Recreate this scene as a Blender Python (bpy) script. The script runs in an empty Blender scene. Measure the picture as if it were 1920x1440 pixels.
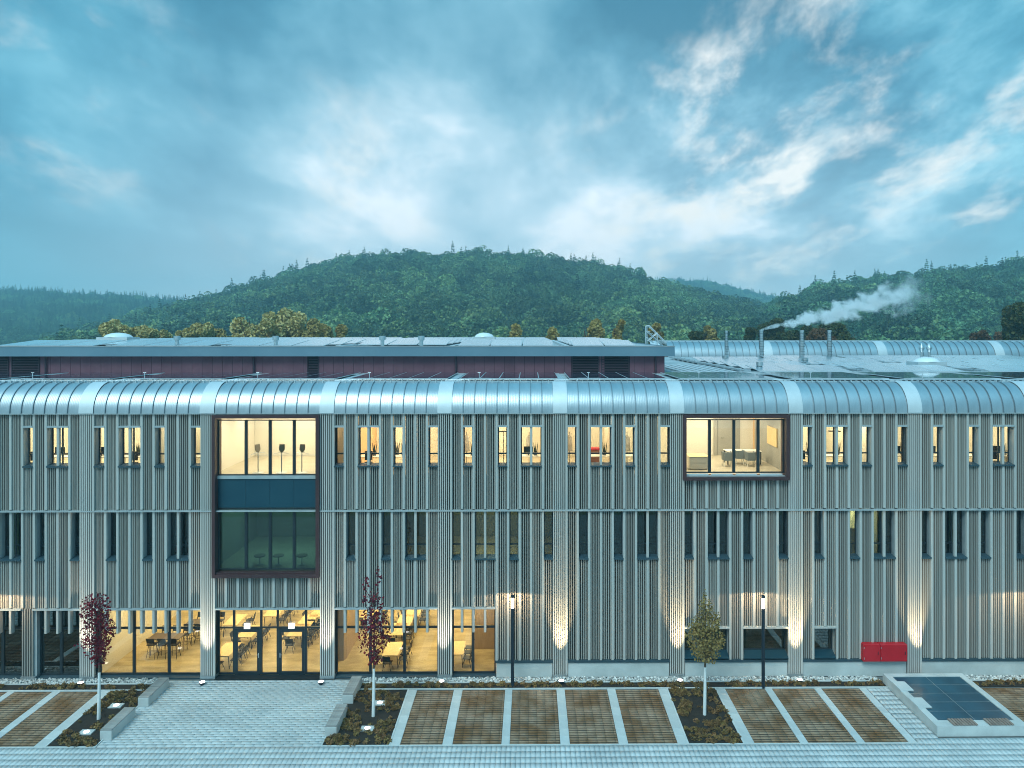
import bpy, math, random
import numpy as np
from mathutils import Vector
random.seed(7); rng = np.random.default_rng(7)
S = bpy.context.scene
R = math.radians
COL = S.collection

# ------------------------------------------------------------------ camera
EYE = 17.8; F = 1376.0; U0, V0 = 1006.0, 622.0; PSI = R(0.5)
cam = bpy.data.cameras.new('camera'); co = bpy.data.objects.new('camera', cam); COL.objects.link(co)
co.location = (0, 0, EYE); co.rotation_euler = (R(90), 0, -PSI)
cam.sensor_width = 36; cam.lens = 36 * F / 1920
cam.shift_x = (960 - U0) / 1920; cam.shift_y = -(720 - V0) / 1920
cam.clip_end = 6000; cam.clip_start = 0.5
S.camera = co

def at(u, v, Y):
    k = (u - U0) / F; d = Y / (math.cos(PSI) - k * math.sin(PSI))
    return (d * (k * math.cos(PSI) + math.sin(PSI)), EYE - (v - V0) * d / F)
def pt(u, v, Z=0.0):
    d = F * (EYE - Z) / (v - V0); a = (u - U0) / F * d
    return (a * math.cos(PSI) + d * math.sin(PSI), d * math.cos(PSI) - a * math.sin(PSI))

# ------------------------------------------------------------------ node helper
class NT:
    def __init__(s, tree): s.t = tree; s.n = tree.nodes; s.l = tree.links
    def add(s, typ, **kw):
        n = s.n.new(typ)
        for k, v in kw.items(): setattr(n, k, v)
        return n
    def link(s, a, b): s.l.new(a, b)
    def val(s, x, sock):
        if isinstance(x, (int, float)): sock.default_value = x
        elif isinstance(x, (tuple, list)): sock.default_value = tuple(x) if len(x) == len(sock.default_value) else tuple(x) + (1,)
        else: s.l.new(x, sock)
    def m(s, op, a, b=None, c=None, clamp=False):
        n = s.n.new('ShaderNodeMath'); n.operation = op; n.use_clamp = clamp
        s.val(a, n.inputs[0])
        if b is not None: s.val(b, n.inputs[1])
        if c is not None: s.val(c, n.inputs[2])
        return n.outputs[0]
    def mix(s, f, a, b, blend='MIX'):
        n = s.n.new('ShaderNodeMix'); n.data_type = 'RGBA'; n.blend_type = blend
        s.val(f, n.inputs[0]); s.val(a, n.inputs[6]); s.val(b, n.inputs[7]); return n.outputs[2]
    def rng(s, x, a, b, c=0.0, d=1.0, smooth=True):
        n = s.n.new('ShaderNodeMapRange'); n.interpolation_type = 'SMOOTHSTEP' if smooth else 'LINEAR'
        s.val(x, n.inputs[0]); n.inputs[1].default_value = a; n.inputs[2].default_value = b
        n.inputs[3].default_value = c; n.inputs[4].default_value = d; return n.outputs[0]
    def noise(s, vec, scale, detail=4, rough=0.55, dist=0.0):
        n = s.n.new('ShaderNodeTexNoise'); n.inputs['Scale'].default_value = scale
        n.inputs['Detail'].default_value = detail; n.inputs['Roughness'].default_value = rough
        n.inputs['Distortion'].default_value = dist
        if vec is not None: s.l.new(vec, n.inputs['Vector'])
        return n.outputs[0]

# ------------------------------------------------------------------ world
SUN_EL, SUN_AZ = 48, 205
W = bpy.data.worlds.new('World'); S.world = W; W.use_nodes = True
w = NT(W.node_tree); w.n.clear()
out = w.add('ShaderNodeOutputWorld'); bg = w.add('ShaderNodeBackground')
sky = w.add('ShaderNodeTexSky'); sky.sky_type = 'NISHITA'; sky.sun_disc = False
sky.sun_elevation = R(SUN_EL); sky.sun_rotation = R(SUN_AZ)
tc = w.add('ShaderNodeTexCoord'); sep = w.add('ShaderNodeSeparateXYZ'); w.link(tc.outputs['Generated'], sep.inputs[0])
dx, dy, dz = sep.outputs
zc = w.m('MAXIMUM', dz, 0.0)
den = w.m('ADD', zc, 0.30)
cv = w.add('ShaderNodeCombineXYZ')
w.link(w.m('DIVIDE', dx, den), cv.inputs[0]); w.link(w.m('DIVIDE', dy, den), cv.inputs[1]); cv.inputs[2].default_value = 3.7
mp = w.add('ShaderNodeMapping'); mp.inputs['Rotation'].default_value = (0, 0, R(-32)); mp.inputs['Scale'].default_value = (1.0, 0.62, 1)
w.link(cv.outputs[0], mp.inputs[0])
n1 = w.noise(mp.outputs[0], 1.25, 8, 0.52, 0.1)
n2 = w.noise(mp.outputs[0], 3.2, 10, 0.60, 0.15)
def lobe(u, v, ang, amp):
    k = (u - U0) / F; e = (V0 - v) / F
    d = Vector((k * math.cos(PSI) + math.sin(PSI), math.cos(PSI) - k * math.sin(PSI), e)).normalized()
    dp = w.add('ShaderNodeVectorMath', operation='DOT_PRODUCT'); w.link(tc.outputs['Generated'], dp.inputs[0]); dp.inputs[1].default_value = d
    return w.m('MULTIPLY', w.rng(dp.outputs['Value'], math.cos(R(ang)), 1.0), amp)
base = w.m('ADD', w.m('MULTIPLY', w.m('SUBTRACT', n1, 0.5), 1.9), w.m('MULTIPLY', w.m('SUBTRACT', n2, 0.5), w.m('ADD', lobe(1700, 250, 28, 1.6), 1.25)))
base = w.m('ADD', base, 0.365)
for L_ in [(950, 520, 30, .22), (1660, 330, 18, .22), (1210, 330, 11, .14), (620, 380, 9, .26), (160, 170, 9, .28), (1720, 120, 11, .20), (1180, 150, 6, .14),
           (1360, 100, 14, -.42), (980, 60, 14, -.20), (560, 60, 15, -.12), (120, 330, 14, -.18), (430, 190, 12, -.10), (1880, 60, 8, -.15), (1800, 480, 10, -.05)]:
    base = w.m('ADD', base, lobe(*L_))
ramp = w.add('ShaderNodeValToRGB'); cr = ramp.color_ramp
cr.elements[0].position = 0.0; cr.elements[0].color = (.050, .200, .300, 1)
cr.elements[1].position = 1.0; cr.elements[1].color = (.92, .97, 1.0, 1)
for p, c in [(.28, (.100, .300, .420)), (.52, (.215, .450, .570)), (.76, (.46, .66, .76))]:
    e = cr.elements.new(p); e.color = c + (1,)
w.link(base, ramp.inputs[0])
hz = w.m('POWER', w.m('SUBTRACT', 1.0, zc), 7.0)
cc = w.mix(w.m('MULTIPLY', hz, 0.85), ramp.outputs[0], (.84, .91, 1.0, 1))
fw = w.add('ShaderNodeVectorMath', operation='DOT_PRODUCT'); w.link(tc.outputs['Generated'], fw.inputs[0]); fw.inputs[1].default_value = (0.0, 1, 0)
side = w.rng(fw.outputs['Value'], 0.99, 0.78)
cc = w.mix(side, cc, (.40, .74, .82, 1), 'MULTIPLY')
mp2 = w.add('ShaderNodeMapping'); mp2.inputs['Rotation'].default_value = (0, 0, R(28)); mp2.inputs['Scale'].default_value = (1.7, 1.0, 1); mp2.inputs['Location'].default_value = (3.1, 1.7, 0)
w.link(cv.outputs[0], mp2.inputs[0])
wn = w.noise(mp2.outputs[0], 2.5, 10, 0.60, 0.15)
wsp = w.m('MULTIPLY', w.rng(wn, .46, .76), w.m('ADD', w.m('ADD', lobe(1680, 300, 22, 1.3), lobe(1250, 320, 12, .8)), w.m('ADD', lobe(620, 370, 10, .9), lobe(160, 170, 9, .8))), clamp=True)
cc = w.mix(wsp, cc, (.94, .93, .88, 1))
zen = w.rng(dz, 0.38, 0.90, 0.92, 2.0)
cc = w.mix(1.0, cc, w.m('MULTIPLY', zen, 1.0), 'MULTIPLY')
nis = w.mix(1.0, sky.outputs[0], (.1, .1, .1, 1), 'MULTIPLY')
fin_ = w.mix(0.90, nis, cc)
w.link(fin_, bg.inputs[0]); bg.inputs[1].default_value = 1.0
w.link(bg.outputs[0], out.inputs[0])

sl = bpy.data.lights.new('sun', 'SUN'); sl.energy = 1.5; sl.angle = R(25); sl.color = (.80, 1.0, .99)
so = bpy.data.objects.new('sun', sl); COL.objects.link(so)
a_, e_ = R(SUN_AZ), R(SUN_EL)
sd = Vector((math.sin(a_) * math.cos(e_), math.cos(a_) * math.cos(e_), math.sin(e_)))
so.rotation_euler = (-sd).to_track_quat('-Z', 'Y').to_euler(); so.location = (0, 0, 60)
S.view_settings.view_transform = 'Standard'; S.view_settings.look = 'None'
S.view_settings.exposure = 0.50; S.view_settings.gamma = 1; S.view_settings.use_curve_mapping = False
S.render.engine = 'CYCLES'
cy = S.cycles; cy.max_bounces = 6; cy.diffuse_bounces = 3; cy.glossy_bounces = 3; cy.transparent_max_bounces = 10
cy.volume_bounces = 3; cy.caustics_reflective = False; cy.caustics_refractive = False; cy.use_denoising = True; cy.pixel_filter_type = 'BLACKMAN_HARRIS'; cy.filter_width = 1.0
cy.sample_clamp_indirect = 4.0; cy.volume_step_rate = 1.0; cy.volume_max_steps = 128

# ------------------------------------------------------------------ materials
MATS = {}
def mat(name, c, rough=0.7, c2=None, scale=3.0, metal=0.0, bump=0.0, bscale=40.0, stretch=(1, 1, 1), coord='Object', spec=0.5, emit=None, estr=0.0, objvar=0.0, detail=5, isl=0.0):
    m = bpy.data.materials.new(name); m.use_nodes = True; t = NT(m.node_tree)
    b = t.n['Principled BSDF']; b.inputs['Roughness'].default_value = rough; b.inputs['Metallic'].default_value = metal
    b.inputs['Specular IOR Level'].default_value = spec
    col = tuple(c) + (1,)
    tcn = t.add('ShaderNodeTexCoord'); mpn = t.add('ShaderNodeMapping'); mpn.inputs['Scale'].default_value = stretch
    t.link(tcn.outputs[coord], mpn.inputs[0])
    if c2:
        f = t.rng(t.noise(mpn.outputs[0], scale, detail), .3, .7)
        col = t.mix(f, tuple(c) + (1,), tuple(c2) + (1,))
    if objvar:
        oi = t.add('ShaderNodeObjectInfo')
        v = t.rng(oi.outputs['Random'], 0, 1, 1 - objvar, 1 + objvar, False)
        cm = t.add('ShaderNodeCombineColor')
        for i in range(3): t.link(v, cm.inputs[i])
        col = t.mix(1.0, col, cm.outputs[0], 'MULTIPLY')
    if isl:
        gn = t.add('ShaderNodeNewGeometry'); v = t.rng(gn.outputs['Random Per Island'], 0, 1, 1 - isl, 1 + isl, False)
        cm = t.add('ShaderNodeCombineColor')
        for i in range(3): t.link(v, cm.inputs[i])
        col = t.mix(1.0, col, cm.outputs[0], 'MULTIPLY')
    t.val(col, b.inputs['Base Color'])
    if bump:
        bp = t.add('ShaderNodeBump'); bp.inputs['Strength'].default_value = bump; bp.inputs['Distance'].default_value = 0.02
        t.link(t.noise(mpn.outputs[0], bscale, 3), bp.inputs['Height']); t.link(bp.outputs[0], b.inputs['Normal'])
    if emit: b.inputs['Emission Color'].default_value = tuple(emit) + (1,); b.inputs['Emission Strength'].default_value = estr
    MATS[name] = m; return m

def glass(name, tint, refl=0.06, gain=1.0):
    m = bpy.data.materials.new(name); m.use_nodes = True; t = NT(m.node_tree); t.n.clear()
    o = t.add('ShaderNodeOutputMaterial'); tr = t.add('ShaderNodeBsdfTransparent'); tr.inputs[0].default_value = tint + (1,)
    g = t.add('ShaderNodeBsdfGlossy'); g.inputs['Roughness'].default_value = 0.015
    fr = t.add('ShaderNodeFresnel'); fr.inputs[0].default_value = 1.5
    f = t.m('ADD', t.m('MULTIPLY', fr.outputs[0], gain), refl, clamp=True)
    mx = t.add('ShaderNodeMixShader'); t.link(f, mx.inputs[0]); t.link(tr.outputs[0], mx.inputs[1]); t.link(g.outputs[0], mx.inputs[2])
    t.link(mx.outputs[0], o.inputs[0]); MATS[name] = m; return m

WOOD = mat('weathered_timber', (.265, .25, .222), .8, (.42, .40, .365), 1.6, stretch=(6, 6, .35), bump=0, objvar=.17)
WOODP = mat('pale_timber', (.44, .43, .40), .75, (.56, .55, .52), 1.6, stretch=(6, 6, .4), bump=0, objvar=.06)
GAP = mat('dark_backing', (.006, .009, .011), .9)
TRIM = mat('grey_trim', (.34, .38, .39), .55, (.42, .46, .47), 2)
DTRIM = mat('dark_trim', (.035, .07, .09), .45)
FRAME = mat('anthracite_frame', (.016, .024, .030), .35, (.022, .032, .038), 3)
def zinc(name, c, c2, ribs):
    m = mat(name, c, .42 if ribs else .55, c2, 1.2, metal=.8 if ribs else .4, objvar=.04)
    t = NT(m.node_tree); b = t.n['Principled BSDF']
    if ribs:
        tcn = t.add('ShaderNodeTexCoord'); sp = t.add('ShaderNodeSeparateXYZ'); t.link(tcn.outputs['Generated'], sp.inputs[0])
        wv = t.m('SINE', t.m('MULTIPLY', sp.outputs[0], 2 * math.pi * 7))
        bp = t.add('ShaderNodeBump'); bp.inputs['Strength'].default_value = .12; bp.inputs['Distance'].default_value = .006
        t.link(wv, bp.inputs['Height']); t.link(bp.outputs[0], b.inputs['Normal'])
    return m
ZINC = zinc('ribbed_zinc', (.46, .51, .54), (.54, .585, .615), True)
ZINCP = zinc('plain_zinc', (.66, .69, .71), (.72, .75, .77), False)
SEAM = mat('seam_metal', (.22, .28, .32), .5, metal=.4)
ROOFM = mat('roof_membrane', (.36, .41, .43), .75, (.48, .52, .54), .6)
REDW = mat('oxide_red_cladding', (.150, .060, .085), .55, (.185, .078, .105), 1.5, objvar=.06)
REDD = mat('dark_louvre_metal', (.05, .03, .045), .5)
FASC = mat('blue_grey_fascia', (.17, .28, .35), .45, (.21, .32, .39), .4, metal=.3)
BROWN = mat('bronze_brown_frame', (.060, .026, .028), .38, (.075, .032, .034), 2)
SPAND = mat('dark_teal_spandrel', (.010, .055, .085), .30, (.014, .065, .095), .8)
SOLAR = mat('solar_cells', (.022, .028, .06), .08, (.03, .038, .075), 6, spec=.8)
SOLAR_GLARE = mat('sky_glare_solar', (.90, .92, .94), .22, (.94, .95, .96), .35, metal=1.0, objvar=.08)  # same solar panels, with white sky glare put into a mirror-bright metal
SOLAR.node_tree.nodes['Principled BSDF'].inputs['IOR'].default_value = 1.9
SOLAR.node_tree.nodes['Principled BSDF'].inputs['Coat Weight'].default_value = .6
ALU = mat('bright_aluminium', (.72, .76, .78), .4, metal=.5)
GALV = mat('galvanised_steel', (.50, .55, .57), .35, (.62, .66, .68), 8, metal=.8)
ACRY = mat('opal_dome', (.85, .88, .90), .25)
CONC = mat('light_concrete', (.50, .52, .51), .85, (.62, .635, .62), 1.1, bump=.2, bscale=60, objvar=.05)
PLIN = mat('plinth_concrete', (.46, .49, .48), .85, (.60, .63, .62), .7, bump=.15, bscale=30, detail=8)
PAVE = mat('paver_concrete', (.50, .525, .53), .85, (.62, .64, .64), .45, isl=.06, bump=.15, bscale=90, detail=9)
JOINT = mat('paving_bed_sand', (.15, .165, .165), .95, (.20, .21, .21), 3)
SLAB = mat('slab_concrete', (.52, .55, .55), .85, (.62, .64, .63), 1.3, bump=.12, bscale=60, objvar=.07)
SOIL = mat('dark_soil', (.020, .014, .010), .98, (.036, .026, .018), 5, bump=.8, bscale=25)
BENCHW = mat('grey_bench_timber', (.30, .285, .27), .75, (.38, .365, .35), 3, stretch=(8, 1, 4), objvar=.15)
DECKW = mat('brown_seat_timber', (.24, .17, .14), .7, (.32, .24, .20), 3, objvar=.12)
BARKW = mat('whitewashed_bark', (.86, .86, .84), .8, (.78, .78, .76), 12, bump=.3)
BARK = mat('brown_bark', (.09, .06, .045), .9, (.14, .10, .07), 10, bump=.5)
RED = mat('signal_red_paint', (.50, .004, .012), .45, (.56, .006, .016), 2)
POLE = mat('anthracite_pole', (.012, .022, .035), .35)
LAMP = mat('lit_lamp_glass', (.9, .85, .7), .3, emit=(1, .80, .52), estr=5)
LAMPW = mat('lit_white_lens', (.9, .9, .9), .3, emit=(1, .93, .90), estr=5)
FLOORI = mat('warm_screed_floor', (.38, .30, .15), .34, (.62, .50, .27), .8, stretch=(1.0, 2.6, 1), bump=.05, bscale=9, detail=8)
FLOORU = mat('pale_office_floor', (.50, .44, .33), .35, (.58, .52, .40), 1.4)
WALLI = mat('cream_interior_wall', (.80, .76, .66), .7)
WALLG = mat('grey_interior_wall', (.34, .33, .29), .6, (.38, .37, .33), 1.2)
WALLO = mat('apricot_interior_wall', (.78, .50, .26), .7, (.82, .55, .30), 1)
CEILM = mat('ceiling_plaster', (.80, .78, .72), .8)
WOODI = mat('light_oak', (.42, .29, .16), .5, (.50, .36, .21), 3, stretch=(6, 6, .6))
TABLE = mat('birch_tabletop', (.78, .58, .28), .4, (.84, .64, .33), 2)
TABLED = mat('dark_tabletop', (.10, .07, .055), .4)
CHAIR = mat('charcoal_chair', (.022, .022, .024), .5)
CHAIRG = mat('grey_fabric', (.16, .19, .20), .9)
WHITEP = mat('white_laminate', (.72, .70, .64), .45)
STEELB = mat('black_steel', (.015, .015, .017), .4)
PLANTD = mat('dark_leaves', (.012, .022, .012), .7, (.02, .04, .018), 9)
POT = mat('grey_pot', (.12, .12, .13), .6)
CARD = mat('brown_case', (.30, .12, .06), .6)
BLUEM = mat('petrol_panel', (.02, .14, .20), .5)
SCRN = mat('screen_off', (.012, .014, .018), .2)
PITG = mat('blue_walkable_glass', (.012, .060, .095), .30, (.02, .10, .15), .8, spec=.7)
GLASS = glass('window_glass', (.93, .95, .93), .01, .9)
GLASSD = glass('tinted_window_glass', (.50, .60, .57), .07, 1.6)
GRAVM = mat('river_pebbles', (.42, .42, .40), .8, (.66, .65, .62), .9, coord='Object')

def leafmat(name, c1, c2, c3, inst=True):
    m = bpy.data.materials.new(name); m.use_nodes = True; t = NT(m.node_tree); b = t.n['Principled BSDF']
    b.inputs['Roughness'].default_value = .65; b.inputs['Specular IOR Level'].default_value = .25
    tcn = t.add('ShaderNodeTexCoord')
    geo = t.add('ShaderNodeNewGeometry')
    f = t.rng(t.noise(tcn.outputs['Object'], 1.8 if inst else 2.5, 4), .32, .68)
    isl = geo.outputs['Random Per Island']
    a = t.mix(f, c1 + (1,), c2 + (1,)); a = t.mix(t.m('MULTIPLY', isl, .5), a, c3 + (1,))
    if inst:
        at_ = t.add('ShaderNodeAttribute', attribute_type='INSTANCER', attribute_name='tint')
        a = t.mix(1.0, a, at_.outputs['Color'], 'MULTIPLY')
    t.val(a, b.inputs['Base Color'])
    MATS[name] = m; return m
LEAFH = leafmat('hill_foliage', (.085, .165, .075), (.15, .24, .095), (.22, .27, .09))
LEAFC = leafmat('hill_conifer', (.028, .080, .045), (.045, .105, .055), (.06, .11, .05))
COVER = leafmat('ground_cover_leaves', (.24, .13, .045), (.32, .19, .065), (.13, .09, .04))
LRED = leafmat('maple_red', (.13, .008, .018), (.34, .010, .016), (.045, .012, .030), False)
LPUR = leafmat('maple_plum', (.10, .010, .024), (.30, .010, .018), (.045, .012, .032), False)
LOLI = leafmat('olive_leaf', (.30, .19, .06), (.38, .26, .085), (.19, .14, .05), False)
LGOLD = leafmat('golden_leaf', (.58, .44, .17), (.70, .55, .23), (.42, .35, .14), False)
LTAN = leafmat('tan_leaf', (.42, .29, .09), (.52, .38, .13), (.28, .23, .08), False)
LDG = leafmat('deep_green_leaf', (.035, .075, .025), (.09, .10, .03), (.13, .09, .03), False)
LRUS = leafmat('rust_leaf', (.16, .065, .03), (.20, .10, .04), (.09, .07, .03), False)

# ------------------------------------------------------------------ mesh builder
class MB:
    def __init__(s): s.v = []; s.f = []; s.mi = []; s.sm = []
    def face(s, idx, mi=0, sm=False): s.f.append(idx); s.mi.append(mi); s.sm.append(sm)
    def box(s, x0, x1, y0, y1, z0, z1, mi=0):
        b = len(s.v)
        s.v += [(x0, y0, z0), (x1, y0, z0), (x1, y1, z0), (x0, y1, z0), (x0, y0, z1), (x1, y0, z1), (x1, y1, z1), (x0, y1, z1)]
        for q in ((0, 3, 2, 1), (4, 5, 6, 7), (0, 1, 5, 4), (1, 2, 6, 5), (2, 3, 7, 6), (3, 0, 4, 7)): s.face([b + i for i in q], mi)
        return s
    def cbox(s, x0, x1, y0, y1, z0, z1, c=.01, mi=0):      # box with chamfered top
        b = len(s.v)
        s.v += [(x0, y0, z0), (x1, y0, z0), (x1, y1, z0), (x0, y1, z0), (x0, y0, z1 - c), (x1, y0, z1 - c), (x1, y1, z1 - c), (x0, y1, z1 - c),
                (x0 + c, y0 + c, z1), (x1 - c, y0 + c, z1), (x1 - c, y1 - c, z1), (x0 + c, y1 - c, z1)]
        for q in ((0, 1, 5, 4), (1, 2, 6, 5), (2, 3, 7, 6), (3, 0, 4, 7), (4, 5, 9, 8), (5, 6, 10, 9), (6, 7, 11, 10), (7, 4, 8, 11), (8, 9, 10, 11)): s.face([b + i for i in q], mi)
        return s
    def prism(s, poly, z0, z1, mi=0):
        b = len(s.v); n = len(poly)
        s.v += [(x, y, z0) for x, y in poly] + [(x, y, z1) for x, y in poly]
        s.face([b + n + i for i in range(n)], mi)
        s.face([b + n - 1 - i for i in range(n)], mi)
        for i in range(n): j = (i + 1) % n; s.face([b + i, b + j, b + n + j, b + n + i], mi)
        return s
    def tube(s, p, q, r, r2=None, n=8, mi=0, cap=True):
        r2 = r if r2 is None else r2; p = Vector(p); q = Vector(q); d = (q - p).normalized()
        a = d.orthogonal().normalized(); c = d.cross(a); b = len(s.v)
        for P, rr in ((p, r), (q, r2)):
            for i in range(n):
                t = 2 * math.pi * i / n; s.v.append(tuple(P + (a * math.cos(t) + c * math.sin(t)) * rr))
        for i in range(n): j = (i + 1) % n; s.face([b + i, b + j, b + n + j, b + n + i], mi, True)
        if cap: s.face([b + n - 1 - i for i in range(n)], mi); s.face([b + n + i for i in range(n)], mi)
        return s
    def lathe(s, prof, n=16, c=(0, 0, 0), mi=0):
        b = len(s.v)
        for r, z in prof:
            for i in range(n):
                t = 2 * math.pi * i / n; s.v.append((c[0] + r * math.cos(t), c[1] + r * math.sin(t), c[2] + z))
        for k in range(len(prof) - 1):
            for i in range(n):
                j = (i + 1) % n; s.face([b + k * n + i, b + k * n + j, b + (k + 1) * n + j, b + (k + 1) * n + i], mi, True)
        s.face([b + n - 1 - i for i in range(n)], mi); e = b + (len(prof) - 1) * n; s.face([e + i for i in range(n)], mi)
        return s
    def mesh(s, name, mats):
        me = bpy.data.meshes.new(name); me.from_pydata(s.v, [], s.f)
        for m in (mats if isinstance(mats, (list, tuple)) else [mats]): me.materials.append(m)
        me.polygons.foreach_set('material_index', s.mi); me.polygons.foreach_set('use_smooth', s.sm); me.update()
        if any(s.sm): me.set_sharp_from_angle(angle=R(42))
        return me
def link(name, me, parent=None, loc=(0, 0, 0), scale=None, rz=0):
    o = bpy.data.objects.new(name, me); COL.objects.link(o); o.location = loc; o.parent = parent
    if scale: o.scale = scale
    if rz: o.rotation_euler = (0, 0, rz)
    return o
def obj(name, mb, mats, parent=None, loc=(0, 0, 0), **k): return link(name, mb.mesh(name, mats), parent, loc, **k)
def empty(name, loc, rz=0): return link(name, None, None, loc, rz=rz)
def tag(o, label=None, cat=None, group=None, kind=None):
    for k, v in (('label', label), ('category', cat), ('group', group), ('kind', kind)):
        if v: o[k] = v
    return o
def copy_tree(o, parent=None):
    c = o.copy(); COL.objects.link(c); c.parent = parent
    for ch in list(o.children): copy_tree(ch, c)
    return c
def fastmesh(name, V, Q, mats, mi=None):      # V (n,3), Q (m,4) or (m,3)
    me = bpy.data.meshes.new(name); k = Q.shape[1]
    me.vertices.add(len(V)); me.vertices.foreach_set('co', V.astype(np.float32).ravel())
    me.loops.add(Q.size); me.loops.foreach_set('vertex_index', Q.astype(np.int32).ravel())
    me.polygons.add(len(Q)); me.polygons.foreach_set('loop_start', np.arange(0, Q.size, k, dtype=np.int32))
    for m in (mats if isinstance(mats, (list, tuple)) else [mats]): me.materials.append(m)
    if mi is not None: me.polygons.foreach_set('material_index', mi.astype(np.int32))
    me.update(calc_edges=True); me.validate(); return me
def leafquads(C, size, aspect=.7, up=0.0):    # centres -> random leaf shapes (kite quads)
    n = len(C); N = rng.normal(size=(n, 3)); N[:, 2] += up; N /= np.linalg.norm(N, axis=1)[:, None]
    T = np.cross(N, rng.normal(size=(n, 3))); T /= np.linalg.norm(T, axis=1)[:, None]; B = np.cross(N, T)
    s_ = (size * rng.uniform(.6, 1.25, n))[:, None]
    V = np.stack([C - T * s_, C + B * s_ * aspect - T * s_ * .1, C + T * s_, C - B * s_ * aspect - T * s_ * .1], 1).reshape(-1, 3)
    Q = np.arange(n * 4).reshape(n, 4); return V, Q
def area(name, loc, sx, sy, power, color, parent=None, rot=(0, 0, 0)):
    l = bpy.data.lights.new(name, 'AREA'); l.shape = 'RECTANGLE'; l.size = sx; l.size_y = sy; l.energy = power; l.color = color
    o = bpy.data.objects.new(name, l); COL.objects.link(o); o.location = loc; o.rotation_euler = rot; o.parent = parent; return o
def spot(name, loc, target, power, color, size, blend=.5, r=.05, parent=None):
    l = bpy.data.lights.new(name, 'SPOT'); l.energy = power; l.color = color; l.spot_size = R(size); l.spot_blend = blend; l.shadow_soft_size = r
    o = bpy.data.objects.new(name, l); COL.objects.link(o); o.location = loc
    o.rotation_euler = (Vector(target) - Vector(loc)).to_track_quat('-Z', 'Y').to_euler()
    if parent:
        o.parent = parent; o.location = Vector(loc) - parent.location
    return o

# ------------------------------------------------------------------ facade grid
Y0 = 37.75
PX = [-72, 149.5, 376, 600, 820.5, 1037, 1256, 1478, 1701, 1924]
PX = [2 * PX[0] - PX[1]] + PX + [2146]          # one spare bay each side
NB = len(PX) - 1
XB = [at(p, 900, Y0)[0] for p in PX]
def bx(k, m): return XB[k] + (XB[k + 1] - XB[k]) * m / 10.0
def zf(v, Y=Y0): return EYE - (v - V0) * Y / F   # heights read on the facade plane
FW = .125                                         # fin width
Z_CORN = zf(776); Z_L1 = zf(957); Z_L2 = zf(1139); Z_BOT = zf(1238)
XL, XR = XB[0], XB[NB]
GLY = .44                                         # glass depth behind the fins
BLD = empty('office_building', (0, Y0, 0))
tag(BLD, 'long three storey building clad in grey timber slats under a curved zinc eaves', 'building')

u = MB(); u.box(0, 1, .20, .26, 0, 1, 1)
for i in range(5):
    a = (i + .22) / 5; u.box(a, a + .095, .07 if i % 2 else .085, .195, 0, 1, 0)
ME_SLAT = u.mesh('slat_panel', [WOOD, GAP])
u = MB()
c = .012
b = [(0, c), (c, 0), (FW - c, 0), (FW, c), (FW, .16), (0, .16)]
u.prism(b, 0, 1); ME_FIN = u.mesh('fin', WOODP)
def panel(k, m0, m1, z0, z1):
    for m in range(m0, m1):
        x0 = bx(k, m) + FW; w_ = bx(k, m + 1) - x0
        link('slat_panel', ME_SLAT, BLD, (x0, 0, z0), (w_, 1, z1 - z0))
def fin(k, m, z0, z1, y=0.0, deep=1.0): link('fin', ME_FIN, BLD, (bx(k, m), y, z0), (1, deep, z1 - z0))

# pilasters
u = MB(); u.box(0, .74, .10, .62, 0, 1, 1)
for i in range(7):
    a = .008 + i * .1045; wd = .055 if i < 6 else .11
    u.box(a, a + wd, -.03 if i < 6 else -.035, .098, 0, 1, 0)
ME_PIL = u.mesh('pilaster', [WOODP, GAP])
u = MB(); u.box(0, .75, -.05, .64, 0, .16); ME_FOOT = u.mesh('pilaster_foot', GALV)
for k in range(NB):
    p = link('pilaster', ME_PIL, BLD, (bx(k, 0), 0, .16), (1, 1, Z_CORN - .16))
    link('pilaster_foot', ME_FOOT, BLD, (bx(k, 0) - .005, 0, 0))

PAT = {'A': [(1, 1), (3, 2), (6, 1), (9, 1)], 'B': [(2, 1), (5, 1), (7, 2)]}
TOPP = ['A', 'B', 'A', 'box', 'A', 'B', 'A', 'box', 'A', 'B', 'A']
MIDP = ['B', 'A', 'B', 'box', 'B', 'A', 'B', 'A', 'B', 'A', 'B']
ZT1, ZT0 = zf(801), zf(872)
ZM1, ZM0 = Z_L1 - .03, zf(1046)
def win_mesh(n, H, tr):
    wid = .605 * n - FW; f = MB(); d = .05
    f.box(0, wid, GLY - .03, GLY + .04, 0, d); f.box(0, wid, GLY - .03, GLY + .04, H - d, H)
    f.box(0, d, GLY - .03, GLY + .04, d, H - d); f.box(wid - d, wid, GLY - .03, GLY + .04, d, H - d)
    f.box(d, wid - d, GLY - .03, GLY + .04, tr, tr + .07)
    if n == 2: f.box(wid / 2 - .03, wid / 2 + .03, GLY - .028, GLY + .038, d, H - d)
    return f.mesh('window', FRAME), wid
def pane_mesh(n, z0, z1, mt):
    wid = .605 * n - FW; return MB().box(.05, wid - .05, GLY, GLY + .012, z0, z1).mesh('pane', mt)
def rev_mesh(n, H):
    wid = .605 * n - FW; f = MB()
    f.box(-.02, 0, .16, GLY + .06, 0, H); f.box(wid, wid + .02, .16, GLY + .06, 0, H); f.box(0, wid, .16, GLY + .06, H, H + .03)
    return f.mesh('reveal', TRIM)
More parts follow.
